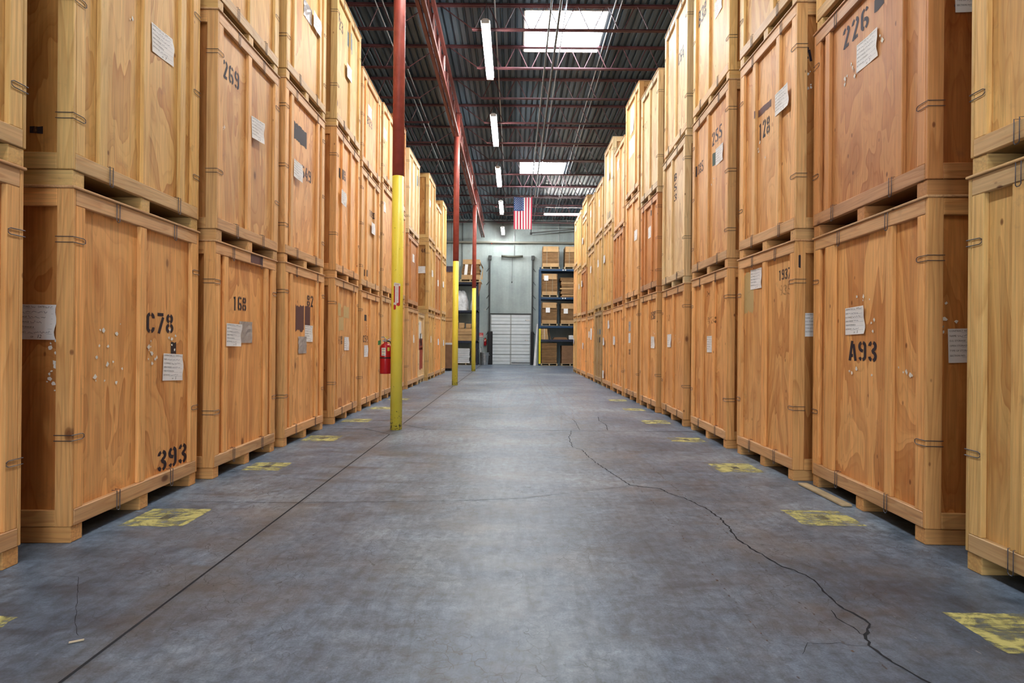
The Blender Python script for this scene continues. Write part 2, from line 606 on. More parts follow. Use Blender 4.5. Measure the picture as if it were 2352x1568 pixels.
# pale tyre tracks further down the aisle
for k, (xa, xb, ya, yb) in enumerate(((.1, .5, 9, 17), (.35, .9, 8.2, 17.5), (.6, 1.5, 9, 15.5), (-.35, -.2, 8.5, 18), (.95, .55, 9, 20), (-.1, .1, 9, 22), (1.25, .35, 10, 21))):
    pts = []
    for i in range(15):
        f = i / 14
        pts.append((xa + (xb - xa) * f + 0.22 * math.sin(3.0 * f + k), ya + (yb - ya) * f))
    floor_line(pts, 0.07, 4, 0.0008)
    floor_line([(p[0] + 0.16, p[1]) for p in pts], 0.03, 4, 0.0008)
floor = struct(fb.build('floor', [M['floor'], M['crack'], M['stain'], M['rust'], M['tyre']], fix=False), 'grey concrete warehouse floor with a long dark crack and joints', 'floor')

for i in range(7):
    for x, y0 in ((-2.40, 2.36), (2.22, 2.48)):
        y = y0 + 1.6 * i
        mb = MB()
        hx, hy = 0.2 + rnd.uniform(-.02, .02), 0.185 + rnd.uniform(-.02, .02)
        g = 8
        vv = []
        for a in range(g + 1):
            for b in range(g + 1):
                e = (a in (0, g)) or (b in (0, g))
                vv.append((x + (a / g - .5) * 2 * hx + (rnd.uniform(-.008, .008) if e else 0), y + (b / g - .5) * 2 * hy + (rnd.uniform(-.008, .008) if e else 0), 0.0014))
        ff = [(a * (g + 1) + b, (a + 1) * (g + 1) + b, (a + 1) * (g + 1) + b + 1, a * (g + 1) + b + 1) for a in range(g) for b in range(g)]
        mb.add(vv, ff, 0)
        if i > 0:
            mb.add([(x - .035, y - .05, .0017), (x + .035, y - .05, .0017), (x + .035, y + .05, .0017), (x - .035, y + .05, .0017)], [(0, 1, 2, 3)], 1)
        o = mb.build('painted_square', [M['yellow'], M['stain']], floor, fix=False)
        o['label'] = 'worn yellow square painted on the floor'

# ------------------------------------------------------------------ walls
def concrete_wall():
    t = NT('concrete_wall', 0.85, 0.2)
    v = t.coords()
    n = t.noise(v, 0.45, 6, 0.6)
    st = t.noise(t.map(v, (2.6, 2.6, 0.22)), 1.0, 4, 0.6)
    c = t.ramp(n, [(0.3, (0.27, 0.335, 0.345)), (0.7, (0.42, 0.49, 0.49))])
    c = t.mix(0.45, c, t.ramp(st, [(0.32, 0.66), (0.6, 1.06)]), 'MULTIPLY')
    c = t.mix(0.3, c, t.ramp(t.noise(v, 9, 5, 0.7), [(0.3, 0.75), (0.7, 1.1)]), 'MULTIPLY')
    t.color(c)
    return t.m


M['cwall'] = concrete_wall()
M['steel_dark'] = flat('dark_steel', (0.035, 0.04, 0.042), 0.5, 0.5, 0.3)
for nm, args, lb in (('wall_back', (XL, XR, YW, YW + .2, 0, 8.6), 'pale grey concrete wall behind the dock door'),
                     ('wall_left', (XL - .2, XL, YB, YW, 0, 8.8), 'concrete side wall beyond the left crates'),
                     ('wall_right', (XR, XR + .2, YB, YW, 0, 8.8), 'concrete side wall beyond the right crates'),
                     ('wall_front', (XL, XR, YB - .2, YB, 0, 8.8), 'concrete wall behind the camera')):
    mb = MB()
    mb.box(*args)
    if nm == 'wall_back':
        for x in (-3.3, 3.1):      # panel joints and form-tie discs
            mb.box(x - .012, x + .012, YW - .002, YW, 0.02, 8.3, 0, 1)
        for x, z in ((-1.42, 4.35), (-1.5, 2.85), (1.5, 6.15), (1.42, 3.9), (-2.4, 5.9)):
            vv = [(x + .07 * math.cos(a * .5236), YW - .003, z + .07 * math.sin(a * .5236)) for a in range(12)]
            mb.add(vv, [tuple(range(12))], 2)
    struct(mb.build(nm, [M['cwall'], flat('panel_joint', (0.16, 0.18, 0.18), .9), flat('tie_patch', (0.30, 0.34, 0.33), .9)]), lb, 'wall')

# ------------------------------------------------------------------ roof deck with skylights
def deck_mat():
    t = NT('roof_deck', 0.42, 0.5)
    v = t.coords()
    n = t.noise(t.map(v, (1, .25, 1)), 1.4, 4, 0.6)
    t.color(t.ramp(n, [(0.3, (0.036, 0.062, 0.088)), (0.7, (0.075, 0.112, 0.142))]))
    t.b.inputs['Metallic'].default_value = 0.0
    return t.m


M['deck'] = deck_mat()
PITCH = 0.1524
SKX0 = PITCH * 1 + .03
SKX1 = SKX0 + PITCH * 11
SKY = [(11.52, 13.08), (20.72, 22.2)]
db = MB()
i0 = int(math.floor((XL - SKX0) / PITCH))
i1 = int(math.ceil((XR - SKX0) / PITCH))
DH = 0.05
for i in range(i0, i1):
    x = SKX0 + i * PITCH
    segs = [(YB, YW)]
    if 0 <= i < 11:
        segs = []
        y = YB
        for a, b in SKY:
            segs.append((y, a))
            y = b
        segs.append((y, YW))
    prof = [(x, 0), (x + .084, 0), (x + .107, DH), (x + PITCH - .023, DH), (x + PITCH, 0)]
    for a, b in segs:
        vv = [(p[0], yy, zdeck(yy) + p[1]) for yy in (a, b) for p in prof]
        db.add(vv, [(k, k + 1, k + 6, k + 5) for k in range(4)])
struct(db.build('ceiling', M['deck'], fix=False), 'ribbed metal roof deck above the aisle', 'ceiling')

M['curb'] = flat('skylight_curb', (0.6, 0.62, 0.62), 0.5)
M['sky'] = None
t = NT('skylight_pane')
em = t.n('Emission', _Strength=SKY_L)
em.inputs[0].default_value = (0.80, 0.90, 1.0, 1)
t.l(em.outputs[0], t.t.nodes['Material Output'].inputs[0])
M['sky'] = t.m
for k, (a, b) in enumerate(SKY):
    mb = MB()
    za, zb = zdeck(a), zdeck(b)
    h = 0.16
    for x in (SKX0 - .03, SKX1):
        mb.add([(x, a, za), (x, b, zb), (x, b, zb + h), (x, a, za + h), (x + .03, a, za), (x + .03, b, zb), (x + .03, b, zb + h), (x + .03, a, za + h)],
               [(0, 1, 2, 3), (4, 5, 6, 7), (0, 1, 5, 4), (2, 3, 7, 6)])
    mb.box(SKX0, SKX1, a - .03, a, za - .005, za + h)
    mb.box(SKX0, SKX1, b, b + .03, zb - .005, zb + h)
    o = struct(mb.build('window_%d' % (k + 1), M['curb']), ('near white roof skylight beside the fluorescent lamps', 'far smaller-looking roof skylight above the flag')[k], 'skylight')
    pb = MB()
    pb.add([(SKX0, a, za + h - .02), (SKX1, a, za + h - .02), (SKX1, b, zb + h - .02), (SKX0, b, zb + h - .02)], [(0, 3, 2, 1)])
    pb.build('pane', M['sky'], o, fix=False)

# unseen glowing fill panel, added to brighten the nearest column and low crates
t = NT('fill_panel_glow')
em = t.n('Emission', _Strength=FILL_L)
em.inputs[0].default_value = (0.90, 0.95, 1.0, 1)
t.l(em.outputs[0], t.t.nodes['Material Output'].inputs[0])
fill_obj = thing('fill_panel', 'added glowing fill panel behind the camera', 'door', (0, YB, 0), kind='structure')
for k in range(4):
    mb = MB()
    mb.box(-1.8, 1.8, .02, .06, .05 + k * .9, .05 + k * .9 + .88)
    mb.build('panel_section', t.m, fill_obj)
for x in (-1.88, 1.82):
    mb = MB()
    mb.box(x, x + .06, .01, .1, 0, 3.75)
    mb.build('fill_panel_edge', M['curb'], fill_obj)

# ------------------------------------------------------------------ steel: columns, girders, joists
def red_mat(name, col, var=0.25):
    t = NT(name, 0.45, 0.4)
    v = t.coords()
    t.color(t.ramp(t.noise(v, 5, 5, 0.65), [(0.3, [c * (1 - var) for c in col]), (0.7, [c * (1 + var) for c in col])]))
    return t.m


def yellow_mat():
    t = NT('column_yellow', 0.4, 0.45)
    v = t.coords()
    base = t.ramp(t.noise(v, 4, 4, 0.6), [(0.3, (0.93, 0.77, 0.075)), (0.7, (0.97, 0.83, 0.11))])
    sp = t.n('SeparateXYZ')
    t.l(v, sp.inputs[0])
    low = t.ramp(t.math('MULTIPLY', sp.outputs[2], 0.25), [(0.02, 0.12), (0.11, 0.0), (0.42, 0.0), (0.5, 0.045), (0.72, 0.03), (0.9, 0.0)])
    ch = t.math('ADD', t.noise(v, 26, 4, 0.7, 0.5), low)
    chip = t.ramp(ch, [(0.69, 0.0), (0.71, 1.0)])
    t.color(t.mix(chip, base, (0.045, 0.025, 0.018)))
    return t.m


M['cred'] = red_mat('column_red', (0.36, 0.075, 0.055))
M['cyel'] = yellow_mat()
M['joist'] = red_mat('joist_red', (0.095, 0.032, 0.036))
M['girder'] = red_mat('girder_red', (0.13, 0.035, 0.03))

COLS = [(7.93, 3.52, 'nearest'), (15.82, 3.44, 'second'), (23.1, 3.36, 'farthest')]
cols = []
for cy, zy, nm in COLS:
    lb = {'nearest': 'steel column, red above yellow, with fire extinguisher sticker and chipped base',
          'second': 'red and yellow steel column standing between the other two',
          'farthest': 'red and yellow steel column nearest the dock door'}[nm]
    e = thing('steel_column', lb, 'column', (CX, cy, 0), group='columns along the floor joint')
    top = zdeck(cy) - .36
    for name, m, a, b in (('yellow_pole', M['cyel'], 0, zy), ('red_pole', M['cred'], zy, top)):
        mb = MB()
        mb.lathe([(.081, a), (.081, (a + b) / 2), (.081, b)], n=28)
        mb.build(name, m, e, smooth=False)
    for o in e.children:
        for p in o.data.polygons:
            p.use_smooth = len(p.vertices) == 4
    mb = MB()
    mb.box(-.13, .13, -.16, .16, top, top + .02)
    mb.build('cap_plate', M['girder'], e)
    cols.append(e)

for k, (ya, yb) in enumerate(((8.05, 15.72), (15.92, 23.0), (23.2, 29.35))):
    e = thing('roof_girder', ('red truss girder between the nearest and second columns', 'red truss girder between the second and farthest columns', 'red truss girder from the farthest column to the concrete wall')[k], 'girder', (CX, ya, 0), group='girders on the column line')
    zt = lambda y: zdeck(y) - .24
    mb = MB()
    L = yb - ya
    for s in (-1, 1):
        x0, x1 = (s * .02, s * .085)
        vv = []
        for y in (-.08, L + .08):
            z = zt(y + ya)
            vv += [(x0, y, z - .10), (x1, y, z - .10), (x1, y, z), (x0, y, z)]
        mb.add(vv, [(0, 1, 5, 4), (1, 2, 6, 5), (2, 3, 7, 6), (3, 0, 4, 7), (0, 1, 2, 3), (4, 5, 6, 7)])
    mb.build('top_chord', M['girder'], e)
    mb = MB()
    for s in (-1, 1):
        x0, x1 = (s * .02, s * .085)
        vv = []
        for y in (.12, L - .12 if k < 2 else L):
            z = zt(y + ya) - .70
            vv += [(x0, y, z - .08), (x1, y, z - .08), (x1, y, z), (x0, y, z)]
        mb.add(vv, [(0, 1, 5, 4), (1, 2, 6, 5), (2, 3, 7, 6), (3, 0, 4, 7), (0, 1, 2, 3), (4, 5, 6, 7)])
    mb.build('bottom_chord', M['girder'], e)
    n = 10
    mb = MB()
    for i in range(n):
        a, b = (i + .02) * L / n, (i + 1 - .02) * L / n
        m = (a + b) / 2
        mb.tube([(0, a + .02, zt(a + ya) - .1), (0, m - .05, zt(m + ya) - .7)], .026, 4)
        mb.tube([(0, m + .05, zt(m + ya) - .7), (0, b - .02, zt(b + ya) - .1)], .026, 4)
        mb.tube([(0, m, zt(m + ya) - .7), (0, m, zt(m + ya) - .1)], .02, 4)
    mb.build('web', M['girder'], e)
    if k < 2:
        mb = MB()
        yy = 4.2 if k == 0 else 4.6
        mb.box(.086, .092, yy, yy + .05, zt(yy + ya) - .62, zt(yy + ya) - .3)
        mb.build('white_tag', flat('tag_white', (.75, .75, .7), .6), e)

ORD = ['first', 'second', 'third', 'fourth', 'fifth', 'sixth', 'seventh', 'eighth', 'ninth', 'tenth', 'eleventh', 'twelfth', 'thirteenth', 'fourteenth']
JY = [8.25 + 1.535 * i for i in range(14)]
for j, y in enumerate(JY):
    zt = zdeck(y) - .003
    for side in (0, 1):
        xa, xb = ((XL + .1, CX - .02), (CX + .02, 4.1))[side]
        bxa, bxb = ((XL + .9, -2.42), (-.88, 3.27))[side]
        e = thing('roof_joist', 'thin red roof joist, %s from the camera, %s' % (ORD[j], ('left of the columns', 'above the aisle')[side]), 'joist', ((xa + xb) / 2, y, zt), group='roof joists')
        ox = (xa + xb) / 2
        mb = MB()
        for s in (-1, 1):
            mb.box(xa - ox, xb - ox, s * .008, s * .045, -.038, 0)
        mb.build('top_chord', M['joist'], e)
        mb = MB()
        for s in (-1, 1):
            mb.box(bxa - ox, bxb - ox, s * .008, s * .04, -.515, -.488)
        mb.build('bottom_chord', M['joist'], e)
        mb = MB()
        nb = max(1, round((bxb - bxa) / .59))
        st = (bxb - bxa) / nb
        for i in range(nb):
            a = bxa - ox + i * st
            mb.tube([(a + .04, 0, -.5), (a + st / 2 - .03, 0, -.02)], .0105, 5)
            mb.tube([(a + st / 2 + .03, 0, -.02), (a + st - .04, 0, -.5)], .0105, 5)
        mb.tube([(bxa - ox + .02, 0, -.5), (xa - ox + .1, 0, -.03)], .0105, 5)
        mb.tube([(bxb - ox - .02, 0, -.5), (xb - ox - .1, 0, -.03)], .0105, 5)
        mb.build('web', M['joist'], e)
e = thing('roof_girder', 'red girder over the right row of crates', 'girder', (4.18, 8.0, 0), group='girders on the right')
mb = MB()
for dz, hh in ((-.03, .1), (-.75, .08)):
    vv = []
    for y in (0, 21.6):
        z = zdeck(y + 8) + dz
        vv += [(-.07, y, z - hh), (.07, y, z - hh), (.07, y, z), (-.07, y, z)]
    mb.add(vv, [(0, 1, 5, 4), (1, 2, 6, 5), (2, 3, 7, 6), (3, 0, 4, 7), (0, 1, 2, 3), (4, 5, 6, 7)])
mb.build('chords', M['girder'], e)
mb = MB()
for i in range(27):
    a = i * .8
    mb.tube([(0, a, zdeck(a + 8) - .1), (0, a + .38, zdeck(a + 8) - .75)], .022, 4)
    mb.tube([(0, a + .42, zdeck(a + 8) - .75), (0, a + .8, zdeck(a + 8) - .1)], .022, 4)
mb.build('web', M['girder'], e)

# ------------------------------------------------------------------ lamps
t = NT('lamp_tube')
em = t.n('Emission', _Strength=TUBE_L)
em.inputs[0].default_value = (1.0, 0.975, 0.925, 1)
t.l(em.outputs[0], t.t.nodes['Material Output'].inputs[0])
M['tube'] = t.m
M['lamp_white'] = flat('lamp_housing', (0.72, 0.73, 0.73), 0.4)


def lamp(x, y, length=2.36, along='y', label='', drop=.66, group='fluorescent lamps over the aisle'):
    z = zdeck(y) - drop
    e = thing('fluorescent_lamp', label, 'lamp', (x, y, z), 0 if along == 'y' else R(90), group=group)
    L = length / 2
    mb = MB()
    mb.add([(-.035, -L, .055), (.035, -L, .055), (.035, L, .055), (-.035, L, .055), (-.085, -L, .02), (.085, -L, .02), (.085, L, .02), (-.085, L, .02)],
           [(0, 1, 2, 3), (0, 3, 7, 4), (1, 2, 6, 5), (0, 1, 5, 4), (3, 2, 6, 7), (4, 5, 6, 7)])
    mb.build('housing', M['lamp_white'], e)
    for s in (-1, 1):
        mb = MB()
        mb.tube([(s * .045, -L + .03, -.008), (s * .045, L - .03, -.008)], .019, 10)
        mb.build('tube', M['tube'], e)
    for s in (-1, 1):
        mb = MB()
        mb.box(-.075, .075, s * L - .03 * (s > 0), s * L + .03 * (s < 0), -.03, .018)
        mb.build('end_cap', M['lamp_white'], e)
        mb = MB()
        mb.tube([(0, s * (L - .25), .055), (0, s * (L - .25), drop - .01)], .006, 5)
        mb.build('hanger', M['steel_dark'], e)
    return e


LY = [-5.1, -.85, 3.4, 7.65, 11.9, 16.15, 20.4, 24.7, 28.3]
for i, y in enumerate(LY):
    if i < 4:
        lb = 'glowing strip lamp over the aisle above or behind the camera'
    else:
        lb = 'glowing fluorescent strip lamp hanging over the aisle, %s in its row' % (('nearest and longest', 'second', 'third', 'fourth', 'farthest and shortest')[i - 4])
    lamp(-.59, y, 2.36 if i < 8 else 1.9, 'y', lb, .66 if i < 8 else .9)
lamp(2.52, 26.0, 2.4, 'x', 'bright strip lamp running crosswise above the right crates near the flag', .60, 'crosswise lamp')
for x, yy in ((-6.2, 25.5),):  # unseen fill lamp, added to light the left end and rack
    lamp(x, yy, 2.36, 'y', 'added unseen fill lamp beyond the left crates', .66, 'added fill lamps')

# ------------------------------------------------------------------ pipes and conduits
M['pipe_dark'] = flat('dark_pipe', (0.05, 0.055, 0.055), 0.45, 0.5, 0.2)
M['conduit'] = flat('galvanised_conduit', (0.42, 0.45, 0.47), 0.35, 0.5, 0.6)
M['pipe_pale'] = flat('pale_pipe', (0.30, 0.31, 0.27), 0.45, 0.5)


def run(name, x, off, r, m, lb, y0=YB + .2, y1=YW - .03):
    mb = MB()
    mb.tube([(x, y, zdeck(y) - off) for y in (y0, 10, 20, y1) if y <= y1], r, 8)
    o = mb.build(name, m, smooth=True)
    tag(o, lb, 'pipe')


run('pipe', .80, .60, .024, M['pipe_dark'], 'dark pipe crossing under the skylight, the right-hand of the pair', y1=23.2)
run('pipe', .63, .60, .018, M['pipe_dark'], 'dark pipe crossing under the skylight, the left-hand of the pair', y1=23.2)
run('conduit', 1.93, .09, .016, M['conduit'], 'bright metal conduit along the right edge of the skylights')
run('conduit', 2.05, .09, .011, M['conduit'], 'thin metal conduit beside the bright one, right of the skylights')
run('conduit', -.43, .09, .014, M['conduit'], 'metal conduit along the roof above the row of strip lamps')
run('conduit', -2.76, .09, .014, M['conduit'], 'metal conduit along the roof over the left crates')
run('conduit', -2.62, .09, .014, M['conduit'], 'metal conduit along the roof, nearer the columns, over the left crates')
run('conduit', .98, .09, .012, M['conduit'], 'thin conduit along the roof through the middle of the skylights')

mb = MB()
mb.tube([(-8.8, YW - .14, 6.36), (8.0, YW - .14, 6.36)], .055, 10)
for x in (-7, -4, -2.3, .2, 2.9, 6):
    mb.box(x - .02, x + .02, YW - .14, YW - .001, 6.29, 6.33)
p = tag(mb.build('sprinkler_pipe', M['pipe_pale'], smooth=True), 'pale horizontal pipe along the concrete wall above the dock door', 'pipe')
mb = MB()
mb.tube([(-1.2, YW - .14, 6.36), (-1.2, YW - .14, 6.27)], .03, 8)
mb.build('sprinkler_head', flat('sprinkler_red', (.5, .08, .05), .4), p)
mb = MB()
mb.tube([(-8.8, 28.75, 7.24), (8.0, 28.75, 7.24)], .055, 10)
for x in (-6, -3.4, 1.3, 3.6, 6.5):
    mb.tube([(x, 28.75, 7.27), (x, 28.75, zdeck(28.75) - .01)], .008, 5)
tag(mb.build('sprinkler_pipe', M['pipe_dark'], smooth=True), 'dark horizontal pipe under the roof in front of the concrete wall', 'pipe')
mb = MB()
mb.tube([(.84, 29.2, 6.78), (3.2, 29.2, 7.0)], .03, 8)
mb.tube([(.84, 29.2, 6.78), (.84, 29.2, 7.2)], .03, 8)
mb.lathe([(.06, 6.70), (.06, 6.8)], .84, 29.2, 10)
mb.tube([(3.2, 29.2, 7.0), (3.2, 29.2, zdeck(29.2) - .01)], .02, 6)
mb.tube([(.84, 29.2, 7.2), (.84, 29.2, zdeck(29.2) - .01)], .03, 6)
tag(mb.build('branch_pipe', M['pipe_dark']), 'dark slanting branch pipe below the flag, right of it', 'pipe')
for x, z0, z1, lb in ((2.3, 6.4, 7.4, 'thin upright conduit on the wall right of the flag'), (-2.72, 5.0, 7.4, 'thin upright conduit on the wall left of the farthest column'), (-.02, 5.6, 7.3, 'thin upright conduit above the dock door')):
    mb = MB()
    mb.tube([(x, YW - .04, z0), (x, YW - .04, z1)], .018, 6)
    tag(mb.build('conduit', M['conduit'] if x > -1 else M['pipe_dark']), lb, 'pipe')

# ------------------------------------------------------------------ crates
TONE = {'o': (0.82, 0.445, 0.165), 'y': (0.75, 0.485, 0.185), 'b': (0.77, 0.445, 0.18), 'r': (0.57, 0.265, 0.095), 'p': (0.79, 0.585, 0.31), 'k': (0.46, 0.32, 0.15)}
TNAME = {'o': 'orange', 'y': 'yellowish', 'b': 'tan', 'r': 'red-brown', 'p': 'pale', 'k': 'dull brown'}


def shade(c, k, w=0.0):
    return tuple(min(1, v * k * (1 + w * (i - 1) * -1)) for i, v in enumerate(c))


def sheet_geo(wd, ht, seed, lines=True, curl=0.012):
    """a form with printed headings and handwriting; local frame: a across, b up, c outwards"""
    rs = random.Random(seed)
    mb = MB()
    ph, am = rs.uniform(0, 6), rs.uniform(.4, 1.0)

    def surf(a, b):
        s = a / wd + .5
        return .004 + curl * am * (s ** 2) * (0.5 + 0.5 * math.sin(b / ht * 5 + ph)) + .002 * math.sin(s * 7 + ph)

    n = 9
    vv = []
    for i in range(n + 1):
        for j in range(n + 1):
            a, b = (i / n - .5) * wd, (j / n - .5) * ht
            aa = a
            if i == n:
                aa += .006 * math.sin(j * 1.1 + ph)
            vv.append((aa, b, surf(a, b)))
    mb.add(vv, [(i * (n + 1) + j, (i + 1) * (n + 1) + j, (i + 1) * (n + 1) + j + 1, i * (n + 1) + j + 1) for i in range(n) for j in range(n)], 0)
    if lines:
        def put(text, x, y, h, slant=0.0):
            vv, ff = font_polys(text)
            k = h / 0.72
            k = min(k, (wd * .47 - x) / max(.01, text_width(text)))
            pts = [(x + p[0] * k + slant * p[1] * k, y + p[1] * k) for p in vv]
            mb.add([(p[0], p[1], surf(*p) + .0012) for p in pts], ff, 1)
            return x + text_width(text) * k

        def scrawl(x, x1, y, h):
            pts = []
            m = int((x1 - x) / (h * .28))
            for i in range(m):
                pts.append((x + (x1 - x) * i / m, y + h * rs.uniform(0, .9 if i % 5 == 0 else .55)))
            k = 0
            for q in strip(pts, .0022):
                k += 1
                if k % 7 == 0:
                    continue
                mb.add([(p[0], p[1], surf(*p) + .0012) for p in q], [(0, 1, 2, 3)], 2)

        hs = ht * .052
        rows = ['CONTRACT NO.', 'NAME', 'O.S. STORAGE', 'OPEN STORAGE', 'TYPE OF STORAGE #', 'SECTION NO.']
        for i, tx in enumerate(rows):
            y = ht * (.41 - i * .145)
            x = put(tx, -wd * .47, y, hs)
            if i == 0:
                scrawl(x + .008, wd * .08, y - .002, hs * 1.4)
                x = put('DATE', wd * .12, y, hs)
                scrawl(x + .006, wd * .44, y - .002, hs * 1.3)
            elif i != 4:
                scrawl(x + .01, wd * rs.uniform(.2, .42), y - .002, hs * 1.7)
            # ruled line
            mb.add([(a, y - .006 + d, surf(a, y) + .001) for a, d in ((-wd * .2, 0), (wd * .44, 0), (wd * .44, .0009), (-wd * .2, .0009))], [(0, 1, 2, 3)], 2)
        x = put('OF', -.01, -ht * .45, hs)
        put(rs.choice(['12', '5', '7', '9']), .03, -ht * .455, hs * 1.9, .2)
    return mb


SHEETS = [sheet_geo(.279, .213, s).mesh('inventory_sheet', [M['paper'], M['ink'], M['pen']], fix=False) for s in (3, 11, 23, 37, 41)]


def clip_mesh(sg, kind):
    """wire clip; kind n / f = near or far upright edge, v = over a rail.  sg: +1 right row, -1 left row"""
    mb = MB()
    r = .0026
    o = .004

    def P(u, v, w):
        return (sg * v, u, w)
    if kind == 'n':
        for w in (0, .034):
            mb.tube([P(-o, .102, w), P(-o, -o, w), P(.085, -o, w)], r, 4)
        mb.tube([P(.085, -o, 0), P(.1, -o, .008), P(.1, -o, .026), P(.085, -o, .034)], r, 4)
    elif kind == 'f':
        for w in (0, .034):
            mb.tube([P(o, .06, w), P(o, -o, w), P(-.085, -o, w)], r, 4)
        mb.tube([P(-.085, -o, 0), P(-.1, -o, .008), P(-.1, -o, .026), P(-.085, -o, .034)], r, 4)
    else:
        for u in (0, .032):
            mb.tube([P(u, -o, -.06), P(u, -o, .062), P(u, .03, .064)], r, 4)
        mb.tube([P(0, -o, -.06), P(.008, -o, -.07), P(.024, -o, -.07), P(.032, -o, -.06)], r, 4)
    return mb.mesh('wire_clip', M['wire'])


CLIP = {(sg, k): clip_mesh(sg, k) for sg in (-1, 1) for k in 'nfv'}
SCRAPS = {}


def make_crate(key, tier, y0, Wd, xn, xf, z0, z1, tone, battens, marks, label, group, depth=2.1, plain_side=False, rails=(True, True)):
    row = key[0]
    sg = 1 if row == 'R' else -1
    ang = math.atan2(xf - xn, Wd) * (-sg) + R(rnd.uniform(-.25, .25)) * (tier > 0)
    e = thing('storage_crate', label, 'crate', (sg * (xn + (rnd.uniform(-.012, .012) if tier else 0)), y0, z0), ang, group=group)
    h = z1 - z0
    base = TONE[tone]
    lift = rnd.uniform(.92, 1.08)
    base = shade(base, lift)
    near = y0 < 14
    c = .004 if y0 < 9 else (.003 if near else 0)

    def box(mb, u0, u1, v0, v1, w0, w1, ch=None):
        mb.box(sg * v0, sg * v1, u0, u1, w0, w1, c if ch is None else ch)
        return mb

    def part(name, m, k, *bx):
        mb = MB()
        for b in bx:
            box(mb, *b)
        return mb.build(name, M[m], e, shade(base, k * rnd.uniform(.92, 1.08), rnd.uniform(-.04, .04)))

    W_ = Wd
    full = base
    worn_ = tuple(.62 * b_ + .38 * g_ for b_, g_ in zip(base, (.52, .37, .26)))

    def wpart(name, m, k, *bx):
        nonlocal base
        base = worn_
        o = part(name, m, k, *bx)
        base = full
        return o

    # pallet base
    for u in (0.008, W_ / 2 - .05, W_ - .1 - .008):
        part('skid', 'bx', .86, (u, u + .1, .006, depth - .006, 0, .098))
    part('rear_light_stop', 'by', .25, (.11, W_ - .11, depth - .03, depth - .008, 0.002, .098, 0))  # added to block light from behind the fork gap; shade painted into its tone
    part('deck_board', 'by', .3, (.01, W_ - .01, .03, depth - .02, .098, .118, 0))  # darkened tone paints the shade inside the fork openings
    # carcass
    part('front_panel', 'ply', 1.0, (.02, W_ - .02, .034, .046, .118, h - .016, 0))
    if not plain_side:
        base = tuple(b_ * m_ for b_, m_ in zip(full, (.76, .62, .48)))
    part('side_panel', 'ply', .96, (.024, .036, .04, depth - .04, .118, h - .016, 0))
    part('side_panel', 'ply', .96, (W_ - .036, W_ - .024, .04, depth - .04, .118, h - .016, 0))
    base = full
    part('back_panel', 'ply', .96, (.02, W_ - .02, depth - .036, depth - .024, .118, h - .016, 0))
    wpart('lid', 'by', .92, (-.008, W_ + .008, -.012, depth, h - .016, h))
    bot, top = .2, h - .115
    if not plain_side:
        wpart('bottom_rail', 'by', .9, (.024, W_ - .024, -.003, .034, .1, bot))
        if rails[1]:
            wpart('top_rail', 'by', .98, (.024, W_ - .024, 0, .034, top, h - .016))
        else:
            top = h - .016
        part('front_stile', 'bz', 1.05, (.024, .105, .001, .034, bot, top))
        part('front_stile', 'bz', 1.05, (W_ - .105, W_ - .024, .001, .034, bot, top))
        for b in battens:
            bw = .075 if isinstance(b, (int, float)) else b[1]
            bc = b if isinstance(b, (int, float)) else b[0]
            part('batten', 'bz', 1.02, (bc * W_ - bw / 2, bc * W_ + bw / 2, .004, .034, bot, top))
        # side facing the camera
        part('side_stile', 'bz', .95, (0, .024, 0, .098, .1, h - .016))
        part('side_stile', 'bz', .95, (0, .024, depth - .1, depth, .1, h - .016))
        part('side_rail', 'bx', .92, (0.001, .024, .098, depth - .1, .1, bot))
        part('side_rail', 'bx', .95, (0.001, .024, .098, depth - .1, h - .125, h - .016))
        part('side_stile', 'bz', .95, (W_ - .024, W_, 0, .098, .1, h - .016))
        # wire clips
        if y0 < 20:
            nn = 2 if (tier == 0 or y0 > 15 or rnd.random() < .35) else 3
            for i in range(nn):
                w = h * ((.2, .52, .83) if nn == 3 else (.28, .82))[i] + rnd.uniform(-.05, .05)
                link('wire_clip', CLIP[(sg, 'n')], e, loc=(0, 0, w))
                if y0 < 13:
                    link('wire_clip', CLIP[(sg, 'f')], e, loc=(0, W_, w + rnd.uniform(-.05, .05)))
            if y0 < 12.5:
                for u in (W_ * .26, W_ * .74):
                    uu = u + rnd.uniform(-.06, .06)
                    link('wire_clip', CLIP[(sg, 'v')], e, loc=(-sg * .003, uu, .15))
                    if rails[1]:
                        link('wire_clip', CLIP[(sg, 'v')], e, loc=(0, uu + rnd.uniform(-.05, .05), h - .07))

    # ---- marks.  fr: point of the front or side face -> crate frame
    def place(side, uc, wc, v_out):
        if not side:
            return lambda a, b, cc=0.0: (sg * (v_out - cc), uc - sg * a, wc + b)
        return lambda a, b, cc=0.0: (sg * (uc + sg * a), v_out - cc, wc + b)

    def in_batten(u):
        if u < .105 or u > W_ - .105:
            return True
        return any(abs(u - (b if isinstance(b, (int, float)) else b[0]) * W_) < ((.075 if isinstance(b, (int, float)) else b[1]) / 2) for b in battens)

    for mk in marks:
        kind, arg, uc, wc, wd, ht = mk[:6]
        rot = mk[6] if len(mk) > 6 else 0
        side = kind[0] == 'S'
        kd = kind[1:] if side else kind
        face = .0335 if not side else .0235
        if side and uc < .105:
            face = -.0005
        if kd in ('s', 'g'):
            wd, ht = (.279, .213) if not side or True else (wd, ht)
            if mk[5] > .35:
                wd, ht = mk[4], mk[5]
        if not side and kd != 'c':
            uc = max(.03 + wd / 2, min(W_ - .03 - wd / 2, uc))
        # lay big papers and paint on whatever surface is highest below them
        if not side and kd in ('s', 'g'):
            if any(in_batten(uc + d * wd / 2) for d in (-.98, -.6, -.2, .2, .6, .98)):
                face = .0025
        fr = place(side, uc, wc, face)
